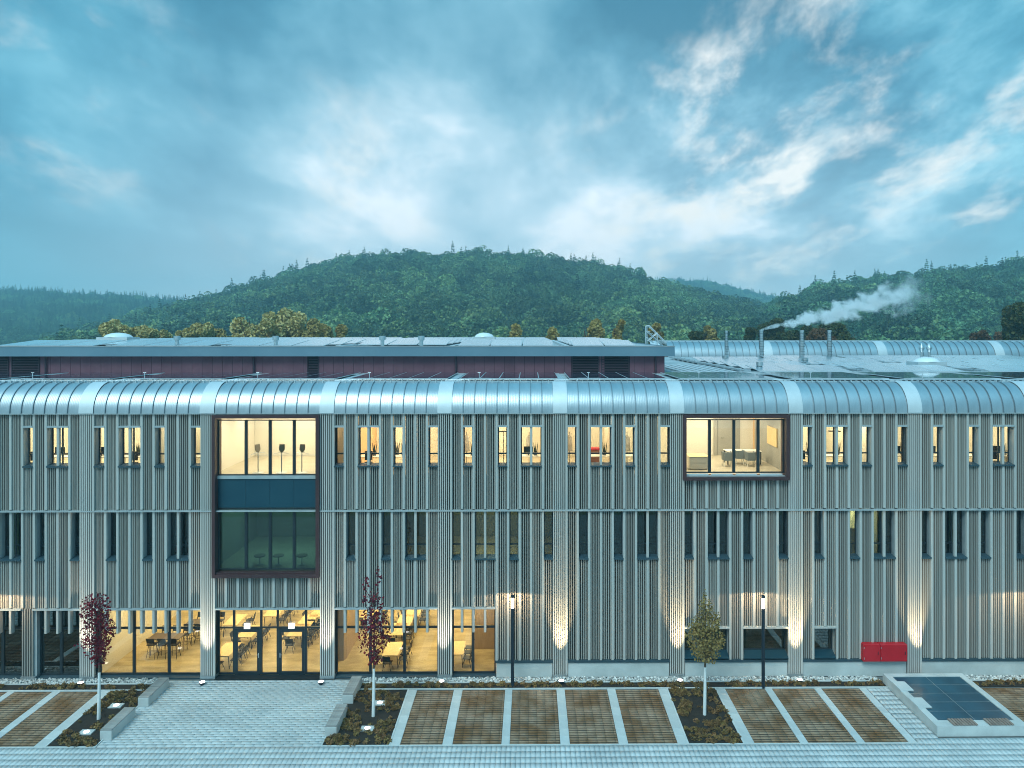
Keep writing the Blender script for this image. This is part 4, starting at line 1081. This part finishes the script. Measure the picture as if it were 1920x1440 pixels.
# benches
def bench(x0, y0, y1, label, mirror=1):
    o = empty('concrete_bench', (x0 + .25, y0, 0)); L_ = y1 - y0
    obj('base', MB().cbox(-.25, .25, 0, L_, 0, .40, .012), CONC, o)
    n = 14; me = MB().cbox(-.25, .25, 0, L_ / n - .022, .405, .45, .006).mesh('slat', BENCHW)
    for i in range(n): link('slat', me, o, (0, i * L_ / n + .01, 0))
    tag(o, label, 'bench', 'concrete benches with slatted tops')
for (x, ya, yb, lb) in ((-18.62, 35.0, 37.0, 'slatted concrete bench by the gravel on the red maple side'), (-18.75, 32.15, 34.1, 'slatted concrete bench at the open end of the red maple bed'), (-8.98, 35.2, 37.1, 'slatted concrete bench by the facade on the plum maple side'), (-9.02, 32.35, 34.3, 'slatted concrete bench at the open end of the plum maple bed')):
    bench(x, ya, yb, lb)
# in-ground lights
for (x, y), lb in zip(plates, ('nearest the facade in the red maple bed', 'at the front of the red maple bed', 'just behind the plum maple trunk', 'at the front of the plum maple bed')):
    o = empty('ground_light', (x, y, 0)); obj('plate', MB().cbox(-.30, .30, -.20, .20, 0, .05, .006), CONC, o); obj('lens', MB().lathe([(.12, .051), (.12, .062), (.10, .066)], 16), LAMPW, o)
    tag(o, 'lit round ground light in a square plate ' + lb, 'ground light', 'recessed lights in the tree beds')
# uplights at pilaster feet
ups = [(158, 1277, 'before the pilaster behind the red maple'), (383, 1277, 'before the pilaster left of the entrance'), (605, 1275, 'before the pilaster right of the entrance'), (830, 1271, 'between the plum maple and the first lamp post'), (1052, 1271, 'on the first slatted pier past the lamp post'), (1272, 1271, 'just left of the olive tree'), (1496, 1272, 'just right of the second lamp post'), (1720, 1262, 'behind the glass topped box')]
for i, (u_, v_, lb) in enumerate(ups):
    k = i + 2; xc = bx(k, 0) + .36; x, y = pt(u_, v_, .08); y = Y0 - .62
    o = empty('uplight', (x, y, 0)); obj('body', MB().lathe([(.09, 0), (.13, .06), (.15, .15)], 14), POLE, o); obj('lens', MB().lathe([(.135, .152), (.12, .165)], 14), LAMPW, o)
    tag(o, 'small round uplight ' + lb, 'uplight', 'uplights at the feet of the pilasters')
    colr = (1, .88, .68) if i < 4 else (1, .76, .42)
    spot('uplight_lamp', (x, y, .22), (xc, Y0 - .02, 3.7), 2700 if i > 3 else 1500, colr, 32, 1.0, .05, o)
# lamp posts
def lamppost(u_, v_, label, seen=True):
    x, y = pt(u_, v_); o = empty('lamp_post', (x, y, 0)); ht = 4.62
    obj('pole', MB().lathe([(.12, 0), (.12, .02), (.085, .03), (.085, ht - .66)], 14), POLE, o)
    obj('lamp_glass', MB().lathe([(.078, ht - .66), (.078, ht - .14)], 14), LAMP, o)
    obj('cap', MB().lathe([(.092, ht - .14), (.095, ht - .02), (.06, ht)], 14), POLE, o)
    spot('post_lamp', (x, y + .12, 4.42), (x, y + .12, 0), 105, (1, .70, .38), 174, .10, .04, o)
    tag(o, label, 'lamp post', 'cylindrical lamp posts')
lamppost(961, 1288, 'slim dark lamp post standing nearest the plum maple'); lamppost(1431, 1289, 'slim dark lamp post beside the ground floor windows near the olive tree')
lamppost(1938, 1290, 'slim dark lamp post beyond the right edge of the picture'); lamppost(-18, 1296, 'slim dark lamp post beyond the left edge of the picture')

# red hose boxes on the wall
o = empty('red_wall_cabinet', (at(1660, 1240, Y0)[0], Y0, 0)); cx = o.location.x
za, zb = zf(1243, Y0 - .28), zf(1211, Y0 - .28)
for a, b in ((1619, 1650), (1651, 1701)):
    xa, xb = at(a, 1240, Y0 - .28)[0] - cx, at(b, 1240, Y0 - .28)[0] - cx
    obj('cabinet_body', MB().cbox(xa, xb, -.28, .07, za, zb, .02), RED, o)
    obj('door', MB().box(xa + .03, xb - .03, -.292, -.281, za + .04, zb - .05), RED, o)
    obj('handle', MB().box(xb - .12, xb - .09, -.315, -.293, (za + zb) / 2 - .08, (za + zb) / 2 + .08), STEELB, o)
    obj('hinge', MB().box(xa + .015, xa + .045, -.305, -.293, zb - .22, zb - .12).box(xa + .015, xa + .045, -.305, -.293, za + .12, za + .22), GALV, o)
tag(o, 'bright red metal double cabinet mounted low on the slatted wall', 'cabinet')

# glass topped box
o = empty('rooflight_box', (XSK0, YSK0, 0)); Wd = XSK1 - XSK0; Ln = YSK1 - YSK0; H = .45
Wd = 4.05
f = MB(); t_ = .32
f.box(0, t_, 0, Ln, 0, H); f.box(Wd - t_, Wd, 0, Ln, 0, H); f.box(t_, Wd - t_, 0, t_ + .2, 0, H - .001); f.box(t_, Wd - t_, Ln - t_, Ln, 0, H - .001)
obj('rim', f, CONC, o); gw_ = (Wd - 2 * t_) / 2; gl = (Ln - 2 * t_ - .2) / 5
for i in range(2):
    for j in range(5): obj('glass_panel', MB().box(t_ + i * gw_ + .014, t_ + (i + 1) * gw_ - .014, t_ + .2 + j * gl + .014, t_ + .2 + (j + 1) * gl - .014, H - .09, H - .03), PITG, o)
jb = MB(); jb.box(t_ + gw_ - .012, t_ + gw_ + .012, t_ + .2, Ln - t_, H - .09, H - .026)
for j in range(1, 5): jb.box(t_, t_ + gw_ - .0125, t_ + .2 + j * gl - .01, t_ + .2 + j * gl + .01, H - .09, H - .0265).box(t_ + gw_ + .0125, Wd - t_, t_ + .2 + j * gl - .01, t_ + .2 + j * gl + .01, H - .09, H - .0265)
obj('joint_bar', jb, GALV, o)
obj('bearer', MB().box(t_, Wd - t_, t_ + .2, Ln - t_, H - .12, H - .091), ALU, o)
tag(o, 'raised concrete box with ten dark blue glass panels on top', 'rooflight')
for (x0, x1, y0, y1, mt_, lb, sl2) in ((-.02, .62, 3.15, 4.05, CONC, 'grey seat slab on the long side of the glass topped box, nearer the facade', 0), (-.02, .62, 1.55, 2.45, CONC, 'grey seat slab on the long side of the glass topped box, nearer the corner', 0), (.75, 1.85, .03, .55, DECKW, 'brown slatted seat on the short side of the glass topped box, nearer the corner', 1), (2.35, 3.45, .03, .55, DECKW, 'brown slatted seat on the short side of the glass topped box, further along', 1)):
    s_ = empty('slatted_seat' if sl2 else 'seat_slab', (XSK0 + x0, YSK0 + y0, H)); n = 8
    if sl2:
        for i in range(n): obj('slat', MB().cbox(i * (x1 - x0) / n, (i + 1) * (x1 - x0) / n - .03, 0, y1 - y0, .03, .07, .005), DECKW, s_)
        obj('batten', MB().box(.02, x1 - x0 - .05, .08, .14, .001, .03).box(.02, x1 - x0 - .05, y1 - y0 - .14, y1 - y0 - .08, .001, .03), STEELB, s_)
    else: obj('board', MB().cbox(0, x1 - x0, 0, y1 - y0, .001, .06, .008), BENCHW, s_); s_.children[0].data.materials[0] = SLAB
    tag(s_, lb, 'seat', 'seats on the rim of the glass topped box')

# ------------------------------------------------------------------ street trees
def young_tree(u_, vb, v_white, v_bot, v_top, lobes, leaf, label, seed, nleaf=2600, size=.052, name='young_maple'):
    random.seed(seed); x, y = pt(u_, vb); sc = y / F
    Z = lambda v: EYE - (v - V0) * sc; X = lambda q: (q - u_) * sc
    o = empty(name, (x, y, 0)); zw, zt = Z(v_white), Z(v_top)
    f = MB(); f.tube((0, 0, -.03), (.02, 0, zw * .5), .082, .072, 10); f.tube((.02, 0, zw * .5), (X(u_ + 1), 0, zw), .072, .056, 10); obj('trunk', f, BARKW, o)
    f = MB(); p = Vector((X(u_ + 1), 0, zw)); 
    zc0 = Z(v_bot)
    f.tube(p, (p.x, 0, zc0), .052, .044, 8); f.tube((p.x, 0, zc0), (p.x + .03, 0, zt - .3), .044, .006, 6)
    for i in range(16):
        z0 = zc0 + (zt - zc0) * random.uniform(0, .62); a = random.uniform(0, 6.28); L_ = random.uniform(.5, 1.0) * (zt - zc0) * .22
        f.tube((p.x, 0, z0), (p.x + math.cos(a) * L_ * .55, math.sin(a) * L_ * .55, z0 + L_ * 1.2), .022, .004, 5)
    obj('branch', f, BARK, o)
    C = []
    tot = sum(l[2] * l[3] for l in lobes)
    for (cu, cv_, ru, rv, dn) in [(l + (1,))[:5] for l in lobes]:
        n = int(nleaf * ru * rv / tot * dn); q = rng.normal(size=(n, 3)); q /= np.linalg.norm(q, axis=1)[:, None]; q *= (rng.uniform(0, 1, n) ** .42)[:, None]
        Cc = np.stack([X(cu) + q[:, 0] * ru * sc, q[:, 1] * ru * sc * .95, Z(cv_) + q[:, 2] * rv * sc], 1); C.append(Cc)
    C = np.concatenate(C); V, Q = leafquads(C, size, .75, .3); link('crown', fastmesh('crown', V, Q, leaf), o)
    tag(o, label, 'tree', 'young street trees')
young_tree(185, 1348, 1257, 1240, 1105, [(180, 1142, 27, 34, .8), (184, 1180, 30, 36, .8), (182, 1212, 24, 26, .7), (186, 1232, 13, 16, .8), (160, 1202, 20, 12, .18), (202, 1175, 16, 16, .3), (165, 1130, 13, 20, .4)], LRED, 'young maple with dense dark red leaves and a white painted trunk', 3, 2700, .062)
young_tree(700, 1343, 1252, 1243, 1062, [(709, 1080, 7, 20, .4), (686, 1098, 7, 22, .35), (700, 1125, 22, 24, .34), (702, 1158, 26, 26, .55), (700, 1185, 28, 26, .6), (698, 1210, 26, 20, .42), (700, 1232, 15, 14, .55), (722, 1195, 12, 18, .3), (706, 1238, 12, 8, .8)], LPUR, 'young maple with sparse plum coloured leaves rising highest of the street trees', 5, 2400, .064)
young_tree(1321, 1340, 1252, 1244, 1105, [(1322, 1118, 4, 14, .4), (1324, 1145, 17, 22, .5), (1322, 1172, 28, 22, .7), (1322, 1200, 38, 26, .8), (1322, 1225, 28, 20, .8), (1344, 1165, 8, 20, .5), (1302, 1180, 14, 14, .5)], LOLI, 'young tree with a rounded olive brown crown and white painted trunk', 9, 4000, .056, 'young_linden')

# ------------------------------------------------------------------ trees behind the building
def back_tree(u_, v_top, hw, Y, leaf, label, seed, kind='round', name='tall_tree'):
    random.seed(seed); x, zt = at(u_, v_top, Y); sc = Y / F; hw_ = hw * sc * 1.34; o = empty(name, (x, Y, -.1))
    f = MB(); f.tube((0, 0, 0), (0, 0, zt * .55), .4, .22, 8); 
    for i in range(7):
        a = random.uniform(0, 6.28); z0 = zt * random.uniform(.35, .55); f.tube((0, 0, z0), (math.cos(a) * hw_ * .6, math.sin(a) * hw_ * .6, zt * random.uniform(.75, .92)), .16, .04, 5)
    obj('trunk', f, BARK, o)
    C = []; nl = 26 if kind == 'round' else 14
    for i in range(nl):
        if kind == 'round':
            a = random.uniform(0, 6.28); rr = hw_ * .72 * math.sqrt(random.random()); zc = zt - hw_ * .35 - random.random() ** 1.3 * (zt * .45)
            top = zt - (rr / hw_) ** 2 * hw_ * .9 - hw_ * .25
            zc = min(zc, top); r = hw_ * random.uniform(.22, .36)
        else:
            tt = i / nl; a = random.uniform(0, 6.28); rr = hw_ * .45 * (1 - abs(tt - .45)); zc = zt - .6 - (1 - tt) * zt * .5; r = hw_ * (.65 * (1 - tt) ** .6 + .16)
        n = int(560 * (r / hw_ / .3) ** 1.5) if kind == 'round' else 300
        q = rng.normal(size=(n, 3)); q /= np.linalg.norm(q, axis=1)[:, None]; q *= (rng.uniform(.25, 1, n) ** .4)[:, None] * r; q[:, 2] *= 1.1
        C.append(q + np.array([[math.cos(a) * rr, math.sin(a) * rr, zc]]))
    C = np.concatenate(C); V, Q = leafquads(C, .26 if Y > 100 else .2, .8, .2); link('crown', fastmesh('crown', V, Q, leaf), o)
    tag(o, label, 'tree', 'trees behind the building')
bt = [(203, 597, 31, 120, LGOLD, 'golden tree behind the roof, leftmost and broad', 'round'), (243, 602, 17, 128, LGOLD, 'small golden tree between two broad golden ones', 'round'), (272, 607, 22, 122, LGOLD, 'low golden tree above the domed skylight', 'round'), (300, 612, 18, 125, LGOLD, 'lowest golden tree beside the skylight', 'round'),
      (347, 612, 13, 122, LGOLD, 'narrow golden shrub like tree above a vent pipe', 'round'), (375, 599, 24, 120, LGOLD, 'golden tree just left of the big golden pair', 'round'), (420, 612, 22, 124, LTAN, 'low tan tree at the foot of the big golden tree', 'round'),
      (482, 576, 42, 115, LGOLD, 'largest golden tree behind the roof', 'round'), (545, 577, 36, 118, LGOLD, 'tall golden tree joined to the largest one', 'round'), (592, 594, 30, 116, LTAN, 'tan tree sloping down from the big golden pair', 'round'), (634, 605, 22, 120, LTAN, 'low tan tree at the end of the golden group', 'round'),
      (961, 598, 20, 110, LTAN, 'small pointed tree just beyond the middle skylight', 'spire'), (1033, 606, 20, 112, LTAN, 'low pointed tree on the roof line of the upper roof', 'spire'), (1113, 590, 24, 108, LTAN, 'bushy pointed tree, wider of the adjacent two', 'spire'), (1163, 588, 15, 110, LTAN, 'slender pointed tree beside the bushy one', 'spire'), (1228, 596, 18, 110, LTAN, 'pointed tree behind the white ladder frame', 'spire'),
      (1331, 602, 16, 125, LTAN, 'slim pointed tree left of the chimneys', 'spire'), (1312, 614, 16, 128, LDG, 'low green tree hugging the slim pointed one', 'round'), (1408, 609, 14, 125, LDG, 'small round tree between the first two chimneys', 'round'), (1452, 594, 26, 140, LDG, 'green tree right behind the steaming chimney', 'round'), (1510, 606, 34, 125, LDG, 'broad green tree behind the third chimney', 'round'), (1572, 594, 36, 122, LDG, 'tall dark green tree right of the last chimney', 'round'), (1535, 612, 26, 118, LRUS, 'rust tinged low tree between the last two chimneys', 'round'),
      (1852, 612, 26, 125, LRUS, 'rusty low tree by the far right hillside', 'round'), (1912, 560, 38, 100, LDG, 'dark tall tree cut by the right picture edge', 'round')]
for i, (a, b, c_, Y_, lf_, lb, kd) in enumerate(bt): back_tree(a, b, c_, Y_, lf_, lb, 20 + i, kd, 'tall_tree' if kd == 'round' else 'pointed_tree')

# ------------------------------------------------------------------ wooded hills
def crown_proto(seed, kind):
    r = np.random.default_rng(seed); C = []
    if kind == 'd':
        for i in range(11):
            a = r.uniform(0, 6.28); rr = .36 * math.sqrt(r.uniform()); z = .52 + r.uniform(-.24, .28) - rr * .3; q = r.normal(size=(84, 3)); q /= np.linalg.norm(q, axis=1)[:, None]; q[:, 2] = np.abs(q[:, 2]) * 1.0 - .15
            C.append(q * r.uniform(.15, .24) + np.array([[math.cos(a) * rr, math.sin(a) * rr, z]]))
        C = np.concatenate(C); return C, .036
    for i in range(15):
        t_ = i / 14; n = int(40 * (1 - t_) + 6); a = r.uniform(0, 6.28, n); rad = (.24 * (1 - t_) + .015) * r.uniform(.35, 1.1, n)
        C.append(np.stack([np.cos(a) * rad, np.sin(a) * rad, .22 + t_ * .95 - rad * .35], 1))
    return np.concatenate(C), .034
protos = []
for i in range(8):
    C, s_ = crown_proto(100 + i, 'd' if i < 5 else 'c'); V, Q = leafquads(C, s_, .8, .9 if i < 5 else .2); protos.append(fastmesh('tree_shape', V, Q, LEAFH if i < 5 else LEAFC))
def hill(name, ridge, Dr, Db, Zb, size, spacing, conf, tint, label, back=120, treeh=9, u0=None, u1=None):
    ru = np.array([p[0] for p in ridge], float); rv = np.array([p[1] for p in ridge], float)
    us = np.arange(ru[0], ru[-1] + 1, 20.0); 
    def surf(uu, tt):      # tt 0 base .. 1 ridge .. >1 behind
        Y = Db + (Dr - Db) * tt + 22 * np.sin(uu * .012 + 1.0) * np.clip(tt, 0, 1)
        zr = EYE - (np.interp(uu, ru, rv) - V0) * Y / F - treeh
        s_ = np.clip(tt, 0, 1); prof = s_ ** .85 * (1 + .0 * s_)
        prof = np.sin(s_ * math.pi / 2) ** .95
        z = Zb + (zr - Zb) * prof + 3.0 * np.sin(uu * .03 + tt * 7) * s_ * (1 - s_) * 2
        z = np.where(tt > 1, zr - (tt - 1) * (Dr - Db) * .25, z)
        return (uu - U0) / F * Y, Y, z
    tts = np.concatenate([np.linspace(0, 1, 16), [1 + back / (Dr - Db)]])
    UU, TT = np.meshgrid(us, tts); X, Y, Zz = surf(UU, TT); V = np.stack([X.ravel(), Y.ravel(), Zz.ravel()], 1); nx, ny = len(us), len(tts)
    i, j = np.meshgrid(np.arange(nx - 1), np.arange(ny - 1)); a = (j * nx + i).ravel(); Q = np.stack([a, a + 1, a + nx + 1, a + nx], 1)
    o = link(name, fastmesh(name, V, Q, HG)); tag(o, kind='structure', label=label)
    width = (ru[-1] - ru[0]) / F * (Dr + Db) / 2; n = int(width * (Dr - Db) * 1.05 / spacing ** 2)
    uu = rng.uniform(ru[0], ru[-1], n); tt = rng.uniform(0, 1.04, n)
    # extra trees on the ridge
    n2 = int(n * .12); uu = np.concatenate([uu, rng.uniform(ru[0], ru[-1], n2)]); tt = np.concatenate([tt, rng.uniform(.97, 1.02, n2)])
    X, Y, Zz = surf(uu, tt); n = len(uu)
    pc_ = conf + .42 * np.clip((tt - .80) * 5, 0, 1) + .12 * np.sin(X * .022 + 2 * np.sin(Y * .013)) 
    isc = rng.uniform(0, 1, n) < pc_
    idx = np.where(isc, rng.integers(5, 8, n), rng.integers(0, 5, n))
    s_ = size * rng.uniform(.75, 1.25, n); s_ = np.where(isc, s_ * .86, s_)
    s_ = np.where(tt > .93, s_ * np.where(isc, .49, .60), s_)
    w1 = .8 + .35 * np.sin(X * .03 + Y * .02) * np.sin(Y * .027 - X * .011); g = rng.uniform(.38, 1.65, n) * w1
    yel = rng.uniform(0, 1, n) ** 2.2 * (1 + .5 * np.sin(X * .017 + 1.3) * np.sin(Y * .021))
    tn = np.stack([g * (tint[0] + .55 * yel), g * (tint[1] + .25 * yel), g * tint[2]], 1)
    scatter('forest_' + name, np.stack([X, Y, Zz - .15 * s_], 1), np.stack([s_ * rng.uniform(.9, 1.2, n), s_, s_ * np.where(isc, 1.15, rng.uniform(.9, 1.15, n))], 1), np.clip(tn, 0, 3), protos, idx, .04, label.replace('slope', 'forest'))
    return n
HG = mat('forest_floor', (.012, .026, .014), .95, (.02, .035, .018), .05)
tot = 0
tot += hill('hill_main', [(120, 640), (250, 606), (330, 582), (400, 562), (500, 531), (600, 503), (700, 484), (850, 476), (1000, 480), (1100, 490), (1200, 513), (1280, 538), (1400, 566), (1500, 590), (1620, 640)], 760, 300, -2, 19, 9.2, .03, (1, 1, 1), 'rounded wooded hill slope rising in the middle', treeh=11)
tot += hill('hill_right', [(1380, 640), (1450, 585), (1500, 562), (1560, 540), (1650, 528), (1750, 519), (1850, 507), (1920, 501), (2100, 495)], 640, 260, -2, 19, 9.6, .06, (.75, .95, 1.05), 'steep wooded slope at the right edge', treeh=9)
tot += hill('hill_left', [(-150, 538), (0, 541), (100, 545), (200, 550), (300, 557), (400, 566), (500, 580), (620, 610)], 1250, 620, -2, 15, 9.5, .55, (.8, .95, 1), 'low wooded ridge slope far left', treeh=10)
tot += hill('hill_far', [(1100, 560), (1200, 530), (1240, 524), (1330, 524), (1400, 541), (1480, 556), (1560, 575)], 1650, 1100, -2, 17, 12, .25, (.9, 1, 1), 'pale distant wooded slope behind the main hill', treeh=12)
print('forest trees', tot)

# ------------------------------------------------------------------ steam
cx, cyy, cz = CH[1]; p1 = at(1730, 545, cyy)
v_ = Vector((p1[0] - cx, 0, p1[1] - cz)); Ls = v_.length
st = MB(); prof = [(.25, 0), (.8, .08), (1.6, .3), (2.4, .55), (3.1, .8), (3.6, 1.0)]
st.lathe([(r * 1.0, t_ * Ls) for r, t_ in prof], 20)
SM = bpy.data.materials.new('steam'); SM.use_nodes = True; t = NT(SM.node_tree); t.n.clear(); o_ = t.add('ShaderNodeOutputMaterial'); pv = t.add('ShaderNodeVolumePrincipled')
pv.inputs['Color'].default_value = (.99, .99, 1, 1); pv.inputs['Anisotropy'].default_value = 0
tcn = t.add('ShaderNodeTexCoord'); sp = t.add('ShaderNodeSeparateXYZ'); t.link(tcn.outputs['Object'], sp.inputs[0])
tt = t.m('DIVIDE', sp.outputs[2], Ls)
nz_ = t.noise(tcn.outputs['Object'], .75, 5, .62, .3); nz2 = t.noise(tcn.outputs['Object'], .28, 2, .5)
offx = t.m('MULTIPLY', t.m('SUBTRACT', nz2, .5), t.m('MULTIPLY', tt, 3.0))
rr = t.m('SQRT', t.m('ADD', t.m('POWER', t.m('ADD', sp.outputs[0], offx), 2.0), t.m('POWER', sp.outputs[1], 2.0)))
rad = t.m('MULTIPLY_ADD', t.m('POWER', tt, .85), 2.25, .14)
rn = t.m('DIVIDE', rr, rad)
dn = t.m('SUBTRACT', t.m('ADD', t.m('MULTIPLY', t.m('SUBTRACT', nz_, .5), 3.2), .62), rn)
dn = t.m('MULTIPLY', t.m('MAXIMUM', dn, 0.0), t.m('MULTIPLY', t.m('POWER', t.m('SUBTRACT', 1.0, tt, clamp=True), .8), 1.0))
dn = t.m('DIVIDE', t.m('MULTIPLY', dn, 8.0), t.m('ADD', tt, .13))
t.link(dn, pv.inputs['Density']); t.link(pv.outputs[0], o_.inputs['Volume'])
so_ = obj('steam_plume', st, SM); so_.location = (cx, cyy, cz); so_.rotation_euler = v_.to_track_quat('Z', 'Y').to_euler()
so_['kind'] = 'stuff'; so_['label'] = 'white steam drifting from the second chimney across the hillside'

# ------------------------------------------------------------------ haze
HZ = bpy.data.materials.new('haze_air'); HZ.use_nodes = True; t = NT(HZ.node_tree); t.n.clear(); o_ = t.add('ShaderNodeOutputMaterial'); pv = t.add('ShaderNodeVolumePrincipled')
pv.inputs['Color'].default_value = (.52, .88, 1, 1); pv.inputs['Density'].default_value = .00055; t.link(pv.outputs[0], o_.inputs['Volume'])
hb = obj('haze', MB().box(-1700, 1700, -70, 1950, -2.1, 150), HZ); hb['kind'] = 'stuff'; hb['label'] = 'thin blue evening haze over the valley'
